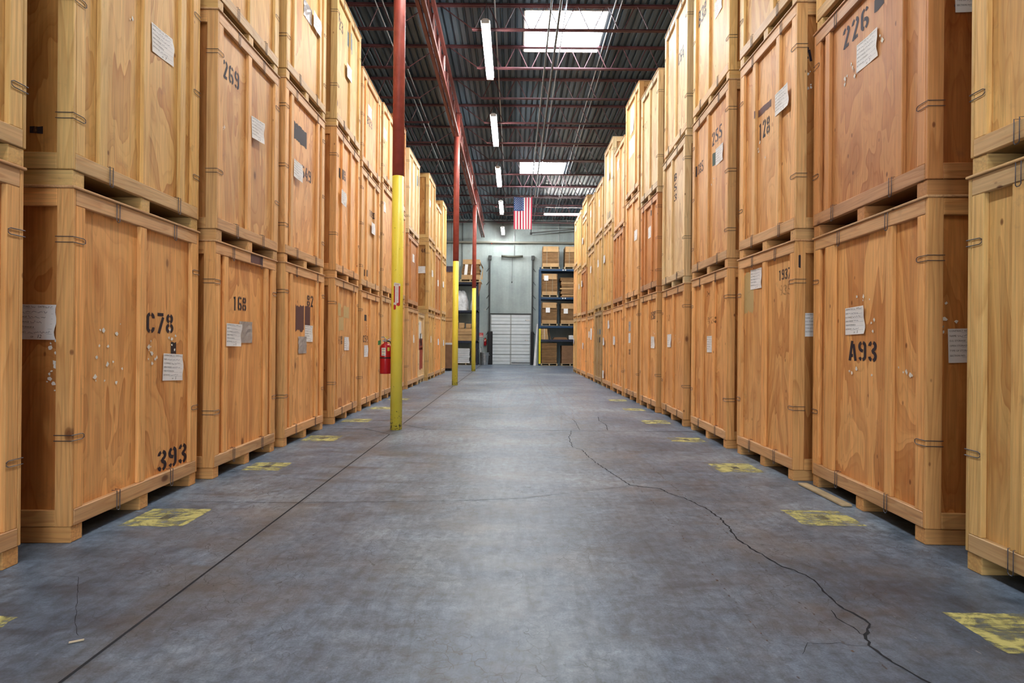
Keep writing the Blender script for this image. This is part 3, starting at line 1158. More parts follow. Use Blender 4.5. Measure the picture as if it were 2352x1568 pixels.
        if kd == 's':
            if mk[5] > .35:
                mb = sheet_geo(wd, ht, 5, False)
                me = mb.mesh('inventory_sheet', [M['paper']], fix=False)
            else:
                me = rnd.choice(SHEETS)
            # local frame of the sheet mesh -> crate frame
            o = link('inventory_sheet', me, e)
            p0 = Vector(fr(0, 0))
            ax = Vector(fr(1, 0)) - p0
            ay = Vector(fr(0, 1)) - p0
            az = Vector(fr(0, 0, 1)) - p0
            m3 = Matrix((ax, ay, az)).transposed()
            o.matrix_local = Matrix.Translation(p0) @ m3.to_4x4() @ Matrix.Rotation(R(rot + rnd.uniform(-2, 2)), 4, 'Z')
            o['label'] = 'white paper inventory sheet'
        elif kd == 'g':
            mb = MB()
            g = 6
            vv = []
            for i in range(g + 1):
                for j in range(g + 1):
                    vv.append(fr((i / g - .5) * wd, (j / g - .5) * ht, .003 + rnd.uniform(0, .007)))
            mb.add(vv, [(i * (g + 1) + j, (i + 1) * (g + 1) + j, (i + 1) * (g + 1) + j + 1, i * (g + 1) + j + 1) for i in range(g) for j in range(g)])
            o = mb.build('plastic_pouch', M['pouch'], e, fix=False)
            o['label'] = 'grey plastic pouch'
        elif kd in ('t', 'f', 'v'):
            mb = MB()
            for q in stencil_quads(arg, wd, ht, .16 if kd != 'f' else .11, kd == 'v'):
                pts = []
                for a, b in q:
                    cc = .0012
                    if not side and in_batten(uc - sg * a):
                        cc = .0335
                    pts.append(fr(a, b, cc))
                mb.add(pts, [(0, 1, 2, 3)])
            o = mb.build('stencil_lettering', M['faint' if kd == 'f' else 'stencil'], e, fix=False)
            o['label'] = ('faded' if kd == 'f' else 'black') + ' stencilled ' + arg
        elif kd == 'p':
            mb = MB()
            g = max(3, int(wd / .03))
            hh = max(2, int(ht / .05))
            ex = [rnd.uniform(-.06, .06) * ht for _ in range(g + 1)]
            ey = [rnd.uniform(-.06, .06) * ht for _ in range(g + 1)]
            for i in range(g):
                for j in range(hh):
                    q = []
                    for ii, jj in ((i, j), (i + 1, j), (i + 1, j + 1), (i, j + 1)):
                        a = (ii / g - .5) * wd
                        b = (jj / hh - .5) * ht + (ex[ii] if jj == hh else 0) + (ey[ii] if jj == 0 else 0)
                        mid = uc - sg * ((i + .5) / g - .5) * wd
                        cc = .0009
                        if not side and (in_batten(mid) or wc + b > top):
                            cc = .0338
                        q.append(fr(a, b, cc))
                    mb.add(q, [(0, 1, 2, 3)])
            o = mb.build('paint_patch', M['p' + arg], e, fix=False)
            o['label'] = {'k': 'black', 'v': 'purple-brown', 'w': 'pale yellow', 'W': 'white', 'd': 'red', 'u': 'blue-grey', 'g': 'dark green'}[arg] + ' patch of paint'
        elif kd == 'c':
            mb = MB()
            for _ in range(max(3, int(rot) if rot else 5)):
                a, b = rnd.uniform(-.5, .5) * wd, rnd.uniform(-.5, .5) * ht
                s = rnd.uniform(.006, .019)
                pts = []
                k = rnd.randint(4, 6)
                for i in range(k):
                    an = 2 * math.pi * i / k + rnd.uniform(-.3, .3)
                    aa, bb = a + s * math.cos(an) * rnd.uniform(.6, 1.2), b + s * math.sin(an) * rnd.uniform(.6, 1.3)
                    u = uc - sg * aa
                    cc = .002 + rnd.uniform(0, .003) + (.0335 if (not side and in_batten(u)) else 0)
                    if side and (uc + sg * aa) < .1:
                        cc += .0235
                    pts.append(fr(aa, bb, cc))
                mb.add(pts, [tuple(range(k))])
            o = mb.build('paper_scraps', M['scrap'], e, fix=False)
            o['label'] = 'torn white paper scraps'
            o['kind'] = 'stuff'
    return e


STACKS = {
    'L0': (1.78, 1.36, 2.71, 2.71, [2.18, 4.35]),
    'L1': (3.44, 1.46, 2.67, 2.72, [2.165, 4.33]),
    'L2': (5.03, 1.33, 2.65, 2.66, [2.12, 4.17, 6.33]),
    'L3': (6.55, 1.36, 2.64, 2.64, [2.14, 4.27, 6.42]),
    'L4': (8.33, 1.45, 2.63, 2.68, [2.16, 4.38, 6.43]),
    'L5': (9.9, 1.5, 2.66, 2.69, [2.11, 4.27, 6.0]),
    'L6': (11.56, 1.36, 2.69, 2.7, [2.15, 4.45, 6.07]),
    'L7': (13.05, 1.14, 2.7, 2.73, [2.15, 4.32, 6.44]),
    'L8': (14.36, 1.58, 2.68, 2.68, [2.09, 3.96, 6.1]),
    'L9': (16.14, 1.12, 2.71, 2.71, [2.02]),
    'L10': (17.42, 1.45, 2.63, 2.63, [2.09, 4.28, 6.36]),
    'L11': (19.0, 1.4, 2.63, 2.63, [2.09, 4.22, 5.85]),
    'L12': (20.5, 1.2, 2.61, 2.61, [2.11, 4.2, 6.28]),
    'R0': (1.76, 1.43, 2.54, 2.54, [2.19, 4.38]),
    'R1': (3.54, 1.5, 2.57, 2.65, [2.18, 3.98, 6.0]),
    'R2': (5.15, 1.31, 2.54, 2.54, [2.19, 4.35, 6.5]),
    'R3': (6.7, 1.48, 2.51, 2.55, [2.145, 4.36, 6.52]),
    'R4': (8.42, 1.5, 2.52, 2.58, [2.13, 4.32, 6.55]),
    'R5': (10.03, 1.3, 2.52, 2.51, [2.14, 3.9, 6.08]),
    'R6': (11.58, 1.33, 2.52, 2.51, [2.12, 4.34, 6.57]),
    'R7': (13.06, 1.33, 2.5, 2.5, [2.1, 3.9, 6.0]),
    'R8': (14.62, 1.4, 2.5, 2.5, [2.1, 4.32, 6.52]),
    'R9': (16.15, 1.4, 2.49, 2.49, [2.13, 4.34, 5.92]),
    'R10': (17.72, 1.5, 2.49, 2.48, [2.08, 4.2, 5.9]),
    'R11': (19.5, 1.35, 2.47, 2.47, [2.09, 3.8, 5.6, 6.28]),
    'R12': (20.95, 1.15, 2.46, 2.46, [2.12, 3.95, 6.1]),
    'R13': (22.2, 1.2, 2.45, 2.45, [2.15, 4.2, 6.12]),
}
MARKS = {
    ('L1', 0): [('t', 'C78', 0.966, 1.361, 0.355, 0.158), ('s', '', 1.136, 1.013, 0.407, 0.203, -3), ('p', 'k', 1.147, 1.167, 0.076, 0.091), ('t', '393', 1.148, 0.29, 0.41, 0.165), ('c', '', 0.395, 1.174, 0.317, 0.498, 14), ('c', '', 0.864, 1.167, 0.133, 0.231, 12), ('c', '', 1.118, 1.233, 0.106, 0.174, 7), ('Ss', '', 0.25, 1.338, 0.182, 0.205, 0), ('Sc', '', 0.136, 1.046, 0.055, 0.5, 12)],
    ('L1', 1): [('s', '', 0.963, 1.347, 0.29, 0.242, 3), ('c', '', 0.577, 1.343, 0.063, 0.061, 3), ('Sp', 'k', 0.234, 0.339, 0.079, 0.042)],
    ('L2', 0): [('t', '168', 0.542, 1.589, 0.273, 0.145), ('s', '', 0.359, 1.28, 0.264, 0.206, 0), ('g', '', 0.668, 1.31, 0.266, 0.222, 0), ('p', 'v', 0.84, 2.062, 0.283, 0.09)],
    ('L2', 1): [('t', '269', 0.308, 1.597, 0.309, 0.171), ('s', '', 0.804, 1.262, 0.279, 0.214, 5), ('c', '', 0.194, 1.05, 0.096, 0.032, 2)],
    ('L3', 0): [('t', '82', 0.906, 1.746, 0.226, 0.154), ('p', 'v', 0.552, 1.504, 0.278, 0.315), ('p', 'v', 0.815, 1.537, 0.189, 0.271), ('s', '', 0.861, 1.318, 0.271, 0.21, 0), ('g', '', 0.634, 1.172, 0.284, 0.22, 0)],
    ('L3', 1): [('t', '649', 0.758, 1.222, 0.34, 0.168), ('p', 'k', 0.546, 1.642, 0.423, 0.206), ('s', '', 0.396, 1.159, 0.294, 0.244, 0)],
    ('L3', 2): [('g', '', 0.73, 1.156, 0.292, 0.306, 0), ('s', '', 0.995, 1.154, 0.231, 0.231, 0)],
    ('L4', 0): [('p', 'w', 0.319, 1.697, 0.318, 0.185), ('p', 'w', 0.797, 1.681, 0.326, 0.182), ('p', 'w', 0.463, 1.489, 0.353, 0.209), ('t', 'C-18', 0.408, 1.234, 0.324, 0.14), ('s', '', 0.814, 1.178, 0.328, 0.21, 0), ('c', '', 0.561, 0.969, 0.516, 0.136, 8)],
    ('L4', 1): [('t', '78', 0.538, 1.646, 0.205, 0.176), ('p', 'k', 0.336, 1.607, 0.147, 0.146), ('s', '', 0.424, 1.257, 0.3, 0.228, 0)],
    ('L4', 2): [('t', 'C23', 0.241, 1.621, 0.336, 0.184), ('p', 'u', 0.827, 1.639, 0.301, 0.252), ('s', '', 0.695, 1.087, 0.319, 0.221, 0)],
    ('L5', 0): [('p', 'k', 0.451, 1.639, 0.167, 0.111), ('t', 'C51', 0.468, 1.258, 0.367, 0.135), ('s', '', 0.492, 1.036, 0.336, 0.207, 0), ('c', '', 0.385, 1.321, 0.46, 0.393, 6)],
    ('L5', 1): [('t', '109', 0.866, 1.506, 0.324, 0.132), ('s', '', 0.894, 1.239, 0.29, 0.231, 0), ('p', 'k', 0.405, 0.339, 0.132, 0.118)],
    ('L5', 2): [('t', 'B23', 0.661, 0.997, 0.381, 0.145), ('s', '', 0.67, 1.195, 0.347, 0.243, 0)],
    ('L6', 1): [('s', '', 0.258, 1.862, 0.328, 0.19, 0), ('f', '1067', 0.246, 2.193, 0.409, 0.108)],
    ('L6', 2): [('s', '', 0.017, 1.029, 0.276, 0.301, 0)],
    ('L7', 2): [('Sp', 'W', 0.189, 1.849, 0.14, 0.24), ('Sp', 'k', 0.188, 1.679, 0.14, 0.08), ('Ss', '', 0.193, 1.1, 0.12, 0.19, 0)],
    ('L8', 0): [('s', '', 0.966, 1.274, 0.335, 0.199, 0), ('f', '121', 0.378, 1.418, 0.31, 0.158)],
    ('L8', 1): [('s', '', 0.959, 1.352, 0.402, 0.246, 0)],
    ('L8', 2): [('p', 'u', 1.621, 1.694, 0.292, 0.293)],
    ('L9', 0): [('p', 'W', 0.435, 1.531, 0.543, 0.507), ('p', 'W', 0.684, 1.252, 0.4, 0.36), ('p', 'd', 0.616, 1.124, 0.713, 0.333), ('p', 'd', 0.715, 0.71, 0.561, 0.645)],
    ('L10', 0): [('s', '', 0.763, 1.269, 0.385, 0.209, 0)],
    ('L10', 1): [('St', '46', 0.16, 1.895, 0.147, 0.12), ('Ss', '', 0.188, 1.309, 0.187, 0.213, 0), ('s', '', 0.78, 1.282, 0.289, 0.209, 0)],
    ('L10', 2): [('s', '', 0.206, 1.196, 0.407, 0.189, 0)],
    ('L11', 0): [('s', '', 0.812, 1.182, 0.343, 0.212, 0)],
    ('L11', 1): [('s', '', 0.679, 1.125, 0.338, 0.211, 0)],
    ('L12', 0): [('s', '', 0.625, 1.146, 0.393, 0.21, 0)],
    ('L12', 1): [('s', '', 0.345, 1.175, 0.382, 0.191, 0)],
    ('R1', 0): [('t', 'A93', 0.778, 1.194, 0.377, 0.155), ('s', '', 0.882, 1.428, 0.282, 0.22, 0), ('c', '', 0.837, 1.581, 0.338, 0.067, 4), ('c', '', 0.789, 1.048, 0.349, 0.066, 4), ('c', '', 0.247, 1.076, 0.345, 0.072, 5), ('c', '', 0.637, 1.391, 0.056, 0.16, 3), ('Ss', '', 0.28, 1.245, 0.19, 0.206, 0), ('Sc', '', 0.145, 1.387, 0.095, 0.298, 6)],
    ('R1', 1): [('t', '226', 0.9, 1.528, 0.367, 0.17), ('s', '', 0.73, 1.267, 0.293, 0.245, -2), ('p', 'k', 0.585, 1.545, 0.12, 0.095), ('c', '', 0.974, 1.205, 0.262, 0.138, 9), ('c', '', 0.628, 1.203, 0.195, 0.191, 5), ('Sp', 'k', 0.202, 1.186, 0.065, 0.016), ('Ss', '', 0.31, 1.251, 0.168, 0.179, 0)],
    ('R2', 0): [('t', '1937', 0.266, 1.906, 0.238, 0.108), ('p', 'w', 1.091, 1.797, 0.258, 0.42), ('s', '', 0.895, 1.929, 0.253, 0.231, 0), ('f', '935', 0.254, 1.756, 0.22, 0.107), ('Ss', '', 0.24, 1.419, 0.114, 0.217, 0), ('Sp', 'k', 0.041, 1.99, 0.02, 0.118)],
    ('R2', 1): [('t', '128', 0.746, 1.283, 0.262, 0.189), ('s', '', 0.292, 1.384, 0.25, 0.216, 0), ('p', 'v', 0.757, 1.485, 0.336, 0.072), ('c', '', 0.752, 1.078, 0.283, 0.226, 5), ('St', 'A', 0.113, 1.685, 0.071, 0.126), ('Sc', '', 0.119, 1.456, 0.063, 0.197, 6)],
    ('R3', 0): [('s', '', 0.712, 1.227, 0.325, 0.21, 0), ('f', 'X', 0.802, 1.892, 0.185, 0.069), ('f', '823', 0.669, 1.537, 0.392, 0.101)],
    ('R3', 1): [('t', '255', 0.516, 1.732, 0.393, 0.177), ('s', '', 0.407, 1.454, 0.348, 0.228, 0), ('p', 'g', 0.607, 1.464, 0.158, 0.157), ('t', '1085', 1.244, 1.528, 0.332, 0.158), ('c', '', 0.559, 1.182, 0.346, 0.111, 4)],
    ('R3', 2): [('t', 'B38', 1.175, 1.436, 0.346, 0.229), ('s', '', 0.49, 1.147, 0.323, 0.22, 0)],
    ('R4', 0): [('s', '', 1.069, 1.272, 0.316, 0.203, 0), ('f', '10', 1.178, 1.654, 0.258, 0.118), ('c', '', 0.509, 1.286, 0.447, 0.239, 7)],
    ('R4', 1): [('v', 'B53', 0.705, 1.6, 0.175, 0.489)],
    ('R4', 2): [('t', 'C64', 0.498, 1.421, 0.334, 0.205), ('c', '', 0.348, 1.694, 0.431, 0.168, 3)],
    ('R5', 0): [('t', '198', 0.397, 1.735, 0.32, 0.16), ('s', '', 0.395, 1.24, 0.288, 0.207, 0), ('c', '', 0.418, 1.4, 0.322, 0.08, 4)],
    ('R5', 1): [('s', '', 0.664, 1.17, 0.236, 0.229, 0), ('p', 'k', 0.494, 1.484, 0.131, 0.097), ('f', '12', 0.522, 0.4, 0.262, 0.081)],
    ('R5', 2): [('f', '830', 1.107, 1.548, 0.292, 0.17)],
    ('R6', 0): [('s', '', 0.887, 1.329, 0.228, 0.191, 0), ('g', '', 0.855, 1.586, 0.408, 0.124, 0), ('t', '807', 0.83, 1.025, 0.316, 0.133)],
    ('R6', 1): [('s', '', 0.428, 1.376, 0.169, 0.11, 0)],
    ('R6', 2): [('s', '', 0.793, 1.741, 0.359, 0.568, 0), ('p', 'W', 0.796, 1.163, 0.584, 0.379)],
    ('R7', 0): [('s', '', 1.129, 1.272, 0.216, 0.195, 0)],
    ('R7', 2): [('s', '', 0.799, 1.657, 0.206, 0.106, 0)],
    ('R8', 0): [('s', '', 1.238, 1.248, 0.308, 0.206, 0), ('s', '', 0.405, 1.697, 0.173, 0.23, 0), ('s', '', 1.303, 0.334, 0.233, 0.207, 0)],
    ('R8', 1): [('s', '', 1.365, 1.435, 0.313, 0.232, 0)],
    ('R8', 2): [('s', '', 0.704, 1.373, 0.359, 0.258, 0), ('p', 'u', 0.682, 0.289, 0.287, 0.234)],
    ('R9', 0): [('p', 'k', 0.581, 1.297, 0.258, 0.154), ('p', 'u', 0.641, 1.529, 0.52, 0.154)],
    ('R9', 1): [('s', '', 0.714, 1.426, 0.262, 0.155, 0)],
    ('R9', 2): [('s', '', 0.778, 1.038, 0.352, 0.233, 0)],
    ('R10', 0): [('s', '', 1.049, 1.473, 0.31, 0.316, 0), ('s', '', 0.572, 1.482, 0.344, 0.364, 0)],
    ('R10', 1): [('s', '', 0.775, 1.499, 0.401, 0.212, 0)],
    ('R10', 2): [('s', '', 1.018, 1.258, 0.464, 0.229, 0)],
    ('R11', 0): [('s', '', 0.82, 1.085, 0.448, 0.202, 0)],
    ('R11', 1): [('s', '', 1.31, 1.252, 0.47, 0.223, 0)],
    ('R11', 2): [('s', '', 1.321, 1.089, 0.269, 0.207, 0)],
    ('R12', 1): [('s', '', 0.637, 1.2, 0.29, 0.198, 0)],
    ('R13', 0): [('s', '', 1.168, 1.253, 0.341, 0.215, 0)],
    ('R13', 2): [('s', '', 0.708, 1.577, 0.328, 0.21, 0)],
}
# (tone, batten positions) from the bottom up
STYLE = {
    'L0': [('o', [.5]), ('y', [.5])],
    'L1': [('o', [.48]), ('y', [.19, .5, .83])],
    'L2': [('o', [.17, .83]), ('b', [.48]), ('y', [.5])],
    'L3': [('o', [.16, .82]), ('b', [.17, .83]), ('y', [.2, .85])],
    'L4': [('o', [.15, .82]), ('o', [.27, .62]), ('y', [.55])],
    'L5': [('o', [.5]), ('b', [.3, .7]), ('b', [.2, .85])],
    'L6': [('b', [.6]), ('b', [.85]), ('b', [.5])],
    'L7': [('o', [.5]), ('b', [.5]), ('r', [.5])],
    'L8': [('b', [.5]), ('r', [.3]), ('p', [.35, .7])],
    'L9': [('p', [])],
    'L10': [('y', [.4, .65]), ('y', [.5]), ('y', [.5])],
    'L11': [('o', [.3, .5, .7]), ('r', [.4]), ('y', [.5])],
    'L12': [('y', [.5]), ('y', [.4]), ('y', [.6])],
    'R0': [('y', [.2, .78]), ('y', [.5])],
    'R1': [('o', [.27, (.82, .15)]), ('r', [.2, .85]), ('y', [.5])],
    'R2': [('o', [.5]), ('b', [.3, .72]), ('y', [.4])],
    'R3': [('o', [.36, .68]), ('b', [.55]), ('y', [.55])],
    'R4': [('o', [.5]), ('p', [.575]), ('p', [.5])],
    'R5': [('o', [.5]), ('r', [.35, .75]), ('p', [.5])],
    'R6': [('o', [.5]), ('b', [.5]), ('b', [.3])],
    'R7': [('o', [.3, .7]), ('r', [.35, .65]), ('b', [.5])],
    'R8': [('o', [.3, .6]), ('y', [.4, .7]), ('p', [.5])],
    'R9': [('k', [.5]), ('y', [.4]), ('y', [.4])],
    'R10': [('o', [.3, .6]), ('y', [.5]), ('y', [.5])],
    'R11': [('o', [.4, .7]), ('r', [.5]), ('y', [.5]), ('y', [])],
    'R12': [('o', [.5]), ('y', [.5]), ('y', [.5])],
    'R13': [('y', [.4]), ('b', [.6]), ('y', [.5])],
}
GRP = {'L': 'stacked crates along the left row', 'R': 'stacked crates along the right row'}
FEAT = {('L9', 0): 'smeared with white paint', ('L7', 2): 'with poster on side', ('R0', 0): 'cut by picture edge', ('L0', 0): 'cut by picture edge',
        ('L0', 1): 'cut by picture edge', ('R0', 1): 'cut by picture edge', ('L1', 1): 'with tilted sheet', ('L10', 1): 'marked 46 on its side',
        ('R2', 1): 'stencilled 128', ('L6', 0): 'beside the fire extinguisher'}
for key, (y0, Wd, xn, xf, tops) in STACKS.items():
    z = 0.0
    row, num = key[0], int(key[1:])
    for t_, zt_ in enumerate(tops):
        tone, bat = STYLE[key][t_]
        mk = MARKS.get((key, t_), [])
        ft = FEAT.get((key, t_))
        if not ft:
            st = [m for m in mk if m[0] in ('t', 'v')]
            if st:
                ft = 'stencilled ' + st[0][1]
            elif any(m[0] in ('s', 'Ss') for m in mk):
                ft = 'bearing white sheet'
            else:
                ft = 'with %s' % ('plain front' if not bat else ('one front batten' if len(bat) == 1 else 'several front battens'))
        n = len(tops)
        pos = ['bottom', 'middle', 'top'][min(t_, 2)] if n != 4 else ['bottom', 'second', 'third', 'topmost short'][t_]
        if n == 2 and t_ == 1:
            pos = 'second level'
        if n == 1:
            pos = 'single'
        lb = '%s crate %s, %s of %s stack from the camera, %s row' % (TNAME[tone], ft, pos, ORD[num], 'left' if row == 'L' else 'right')
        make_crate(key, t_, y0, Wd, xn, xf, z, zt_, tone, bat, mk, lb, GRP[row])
        z = zt_
# two plain crates beyond the end of the left row
z = 0
for k, zt_ in enumerate((2.1, 4.2)):
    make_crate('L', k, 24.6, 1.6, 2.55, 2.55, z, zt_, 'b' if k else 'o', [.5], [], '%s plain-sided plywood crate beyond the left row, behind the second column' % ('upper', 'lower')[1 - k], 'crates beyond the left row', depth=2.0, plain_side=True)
    z = zt_

# ------------------------------------------------------------------ fire extinguisher and column sticker
M['ext_red'] = flat('extinguisher_red', (0.48, 0.006, 0.014), 0.25, 0.6)
M['chrome'] = flat('valve_metal', (0.5, 0.5, 0.52), 0.25, 0.5, 0.9)
M['black'] = flat('black_rubber', (0.012, 0.013, 0.016), 0.6)
M['lab_yel'] = flat('label_yellow', (0.72, 0.62, 0.10), 0.5)
M['lab_wht'] = flat('label_white', (0.75, 0.75, 0.72), 0.5)
M['tag_green'] = flat('tag_green', (0.05, 0.22, 0.06), 0.6)


def cyl_patch(mb, r, a0, a1, z0, z1, mi, n=8):
    vv = []
    for i in range(n + 1):
        a = R(a0 + (a1 - a0) * i / n)
        vv += [(r * math.cos(a), r * math.sin(a), z0), (r * math.cos(a), r * math.sin(a), z1)]
    mb.add(vv, [(2 * i, 2 * i + 2, 2 * i + 3, 2 * i + 1) for i in range(n)], mi)


def extinguisher(loc, s, label):
    e = thing('fire_extinguisher', label, 'fire extinguisher', loc)
    r, h = .079 * s, .41 * s
    mb = MB()
    mb.lathe([(r * .92, 0), (r, .012 * s), (r, h - .05 * s), (r * .93, h - .025 * s), (r * .7, h), (.022 * s, h + .02 * s), (.022 * s, h + .035 * s)], n=24)
    o = mb.build('cylinder', M['ext_red'], e, smooth=True)
    mb = MB()
    mb.lathe([(r * 1.012, .215 * s), (r * 1.012, .232 * s)], n=24)
    mb.build('strap', M['black'], e)
    mb = MB()
    cyl_patch(mb, r * 1.01, 238, 282, .255 * s, .365 * s, 0)
    for k in range(5):
        cyl_patch(mb, r * 1.016, 244, 276, (.265 + k * .019) * s, (.271 + k * .019) * s, 1 if k % 2 else 2, 4)
    mb.build('instruction_label', [M['lab_wht'], M['lab_yel'], M['ink']], e, fix=False)
    mb = MB()
    cyl_patch(mb, r * 1.01, 300, 325, .32 * s, .37 * s, 0)
    mb.build('small_label', [M['lab_yel']], e, fix=False)
    mb = MB()
    mb.lathe([(.02 * s, h + .03 * s), (.024 * s, h + .05 * s), (.02 * s, h + .075 * s)], n=12)
    mb.tube([(0, 0, h + .06 * s), (-.04 * s, -.01, h + .05 * s)], .012 * s, 8)
    mb.build('valve', M['chrome'], e)
    mb = MB()
    mb.tube([(.0, 0, h + .075 * s), (-.025 * s, -.005, h + .105 * s), (-.06 * s, -.01, h + .10 * s)], .008 * s, 6)
    mb.tube([(.0, 0, h + .06 * s), (.03 * s, -.005, h + .06 * s), (.075 * s, 0, h + .085 * s)], .007 * s, 6)
    mb.build('lever', M['chrome'], e)
    mb = MB()
    mb.box(-.005, .035 * s, -.02, -.014, h + .095 * s, h + .11 * s)
    mb.build('safety_pin', M['lab_yel'], e)
    mb = MB()
    mb.tube([(.02 * s, 0, h + .05 * s), (.06 * s, .01, h + .04 * s), (.085 * s, .02, h - .02 * s), (.09 * s, .03, .1 * s)], .010 * s, 8)
    mb.build('hose', M['black'], e)
    mb = MB()
    mb.add([(-.06 * s, -.03, h + .06 * s), (-.1 * s, -.035, h + .05 * s), (-.1 * s, -.035, h - .012 * s), (-.062 * s, -.03, h + .002 * s)], [(0, 1, 2, 3)])
    mb.build('inspection_tag', M['tag_green'], e, fix=False)
    return e


extinguisher((CX - .17, 8.0, .77), 1.0, 'large red fire extinguisher hung on the nearest yellow column')
# sticker wrapped on the nearest column
M['stk_red'] = flat('sticker_red', (0.55, 0.03, 0.03), 0.5)
M['stk_wht'] = flat('sticker_white', (0.78, 0.76, 0.72), 0.5)
mb = MB()
rc = .0815


def cy(a, z, dr=0.0):
    # a: metres round the column, 0 facing the camera
    th = R(-90 + 9) + a / rc
    return ((rc + dr) * math.cos(th), (rc + dr) * math.sin(th), z)


def wrap(a0, a1, z0, z1, mi, dr, n=6, j0=0, j1=0):
    vv = []
    for i in range(n + 1):
        a = a0 + (a1 - a0) * i / n
        vv += [cy(a, z0 + rnd.uniform(-1, 1) * j0, dr), cy(a, z1 + rnd.uniform(-1, 1) * j1, dr)]
    mb.add(vv, [(2 * i, 2 * i + 2, 2 * i + 3, 2 * i + 1) for i in range(n)], mi)


wrap(-.046, .044, 1.72, 2.0, 0, .0006, 8, .012, .006)
wrap(-.046, -.012, 1.67, 1.73, 0, .0007, 4, .01, 0)
wrap(-.026, .022, 1.755, 2.01, 1, .0012, 6, .008, 0)
wrap(-.044, .046, 1.99, 2.03, 1, .0012, 8, .003, .008)
wrap(-.046, -.006, 1.73, 1.76, 1, .0012, 5, .01, .002)


def wraptext(ch, a, z, h):
    vv, ff = font_polys(ch)
    k = h / .72
    w = text_width(ch) * k
    mb.add([cy(a - w / 2 + p[0] * k, z + p[1] * k, .0018) for p in vv], ff, 0)


wraptext('FIRE', .002, 1.998, .021)
for i, ch in enumerate('EXTINGUISHER'):
    wraptext(ch, -.002, 1.966 - i * .0205, .0165)
o = mb.build('extinguisher_sticker', [M['stk_red'], M['stk_wht']], cols[0], fix=False)
o['label'] = 'torn red and white FIRE EXTINGUISHER sticker'

# ------------------------------------------------------------------ flag hanging from a joist
fy = JY[10] - .06 if abs(JY[10] - 23.6) < .4 else 23.55
fz = zdeck(23.6) - .49
mb = MB()
fw, fh = .76, 1.34
NX, NZ = 52, 30


def flagpt(a, b, d=0.0):
    wave = .028 * math.sin(a / fw * 15 + b * 1.2) * min(1, b / .25 + .15) + .012 * math.sin(a / fw * 29 + 1 + b * 2)
    sag = .03 * math.sin(math.pi * a / fw) * max(0, 1 - b / .2)
    return (a - fw / 2 + .02 * b / fh * math.sin(a * 5), -wave + d, -b - sag)


vv = [flagpt(fw * i / NX, fh * j / NZ) for j in range(NZ + 1) for i in range(NX + 1)]
mb.add(vv, [])
for j in range(NZ):
    for i in range(NX):
        s = int(i // (NX / 13))
        canton = i < NX * 7 / 13 and j < NZ * .42
        mb.f.append([j * (NX + 1) + i, j * (NX + 1) + i + 1, (j + 1) * (NX + 1) + i + 1, (j + 1) * (NX + 1) + i])
        mb.mi.append(2 if canton else (0 if s % 2 == 0 else 1))
ch_, cw_ = fh * .42, fw * 7 / 13
for rI in range(11):
    for cI in range(9):
        if (rI + cI) % 2:
            continue
        ca, cb = cw_ * (cI + 1) / 10, ch_ * (rI + 1) / 12
        for d in (-.004, .004):
            pts = []
            for k in range(10):
                an = math.pi / 2 + k * math.pi / 5
                rr = .021 if k % 2 == 0 else .009
                pts.append(flagpt(ca + rr * math.sin(an), cb - rr * math.cos(an) * 1.0, d))
            mb.add(pts, [tuple(range(10))], 1)
fl = mb.build('flag', [flat('flag_red', (0.48, 0.04, 0.075), .7), flat('flag_white', (0.66, 0.64, 0.61), .7), flat('flag_blue', (0.02, 0.06, 0.18), .7)], fix=False, loc=(.335, fy, fz))
tag(fl, 'red, white and blue striped flag with stars hanging from the roof', 'flag')
mb = MB()
for a in (-fw / 2 + .01, fw / 2 - .01):
    mb.tube([(a, 0, 0), (a, .03, .06)], .004, 4)
mb.build('tie', M['steel_dark'], fl)

# ------------------------------------------------------------------ dock door
M['door_white'] = mottled('door_panel', (0.62, 0.69, 0.73), 0.06, 3.0, 0.45)
M['door_line'] = flat('door_seam', (0.20, 0.24, 0.26), 0.6)
M['door_grey'] = flat('door_stile', (0.34, 0.37, 0.38), 0.5)
dx0, dx1, dzt = -1.22, .88, 2.62
e = thing('door_1', 'white ribbed sectional dock door in the far concrete wall', 'door', (0, 0, 0), kind='structure')
n = 5
sh = dzt / n
for k in range(n):
    z0, z1 = k * sh, (k + 1) * sh - .012
    mb = MB()
    for q in range(3):
        a, b = z0 + (z1 - z0) * q / 3, z0 + (z1 - z0) * (q + 1) / 3
        mb.box(dx0, dx1, YW - .07, YW - .03, a + .008, b - .008, .006)
        if q:
            mb.box(dx0, dx1, YW - .064, YW - .035, a - .008, a + .008, 0, 1)
    mb.box(dx0, dx1, YW - .055, YW - .03, z0, z1, 0, 1)
    p = mb.build('panel_section', [M['door_white'], M['door_line']], e)
    mb = MB()
    mb.box(-.195, -.125, YW - .08, YW - .07, z0 + .01, z1 - .005)
    mb.build('center_stile', M['door_grey'], p)
    for x in (dx0 + .01, dx1 - .05):
        mb = MB()
        mb.box(x, x + .04, YW - .085, YW - .07, z0 + .03, z1 - .03)
        mb.build('end_hinge', M['door_grey'], p)
mb = MB()
mb.box(dx0 - .02, dx1 + .02, YW - .1, YW - .03, dzt, dzt + .05)
mb.build('top_seal', M['steel_dark'], e)
mb = MB()
mb.box(-.12, dx1 - .02, YW - .1, YW - .08, .085, .115)
mb.build('lift_bar', M['black'], e)
for x, z in ((.70, 2.32), (.68, 1.27)):
    mb = MB()
    mb.box(x - .1, x + .1, YW - .074, YW - .0705, z - .028, z + .028)
    mb.box(x - .1, x - .065, YW - .0755, YW - .074, z - .02, z + .012, 0, 1)
    mb.box(x - .04, x + .08, YW - .0755, YW - .074, z + .004, z + .012, 0, 1)
    mb.build('warning_decal', [M['lab_wht'], M['ink']], e)
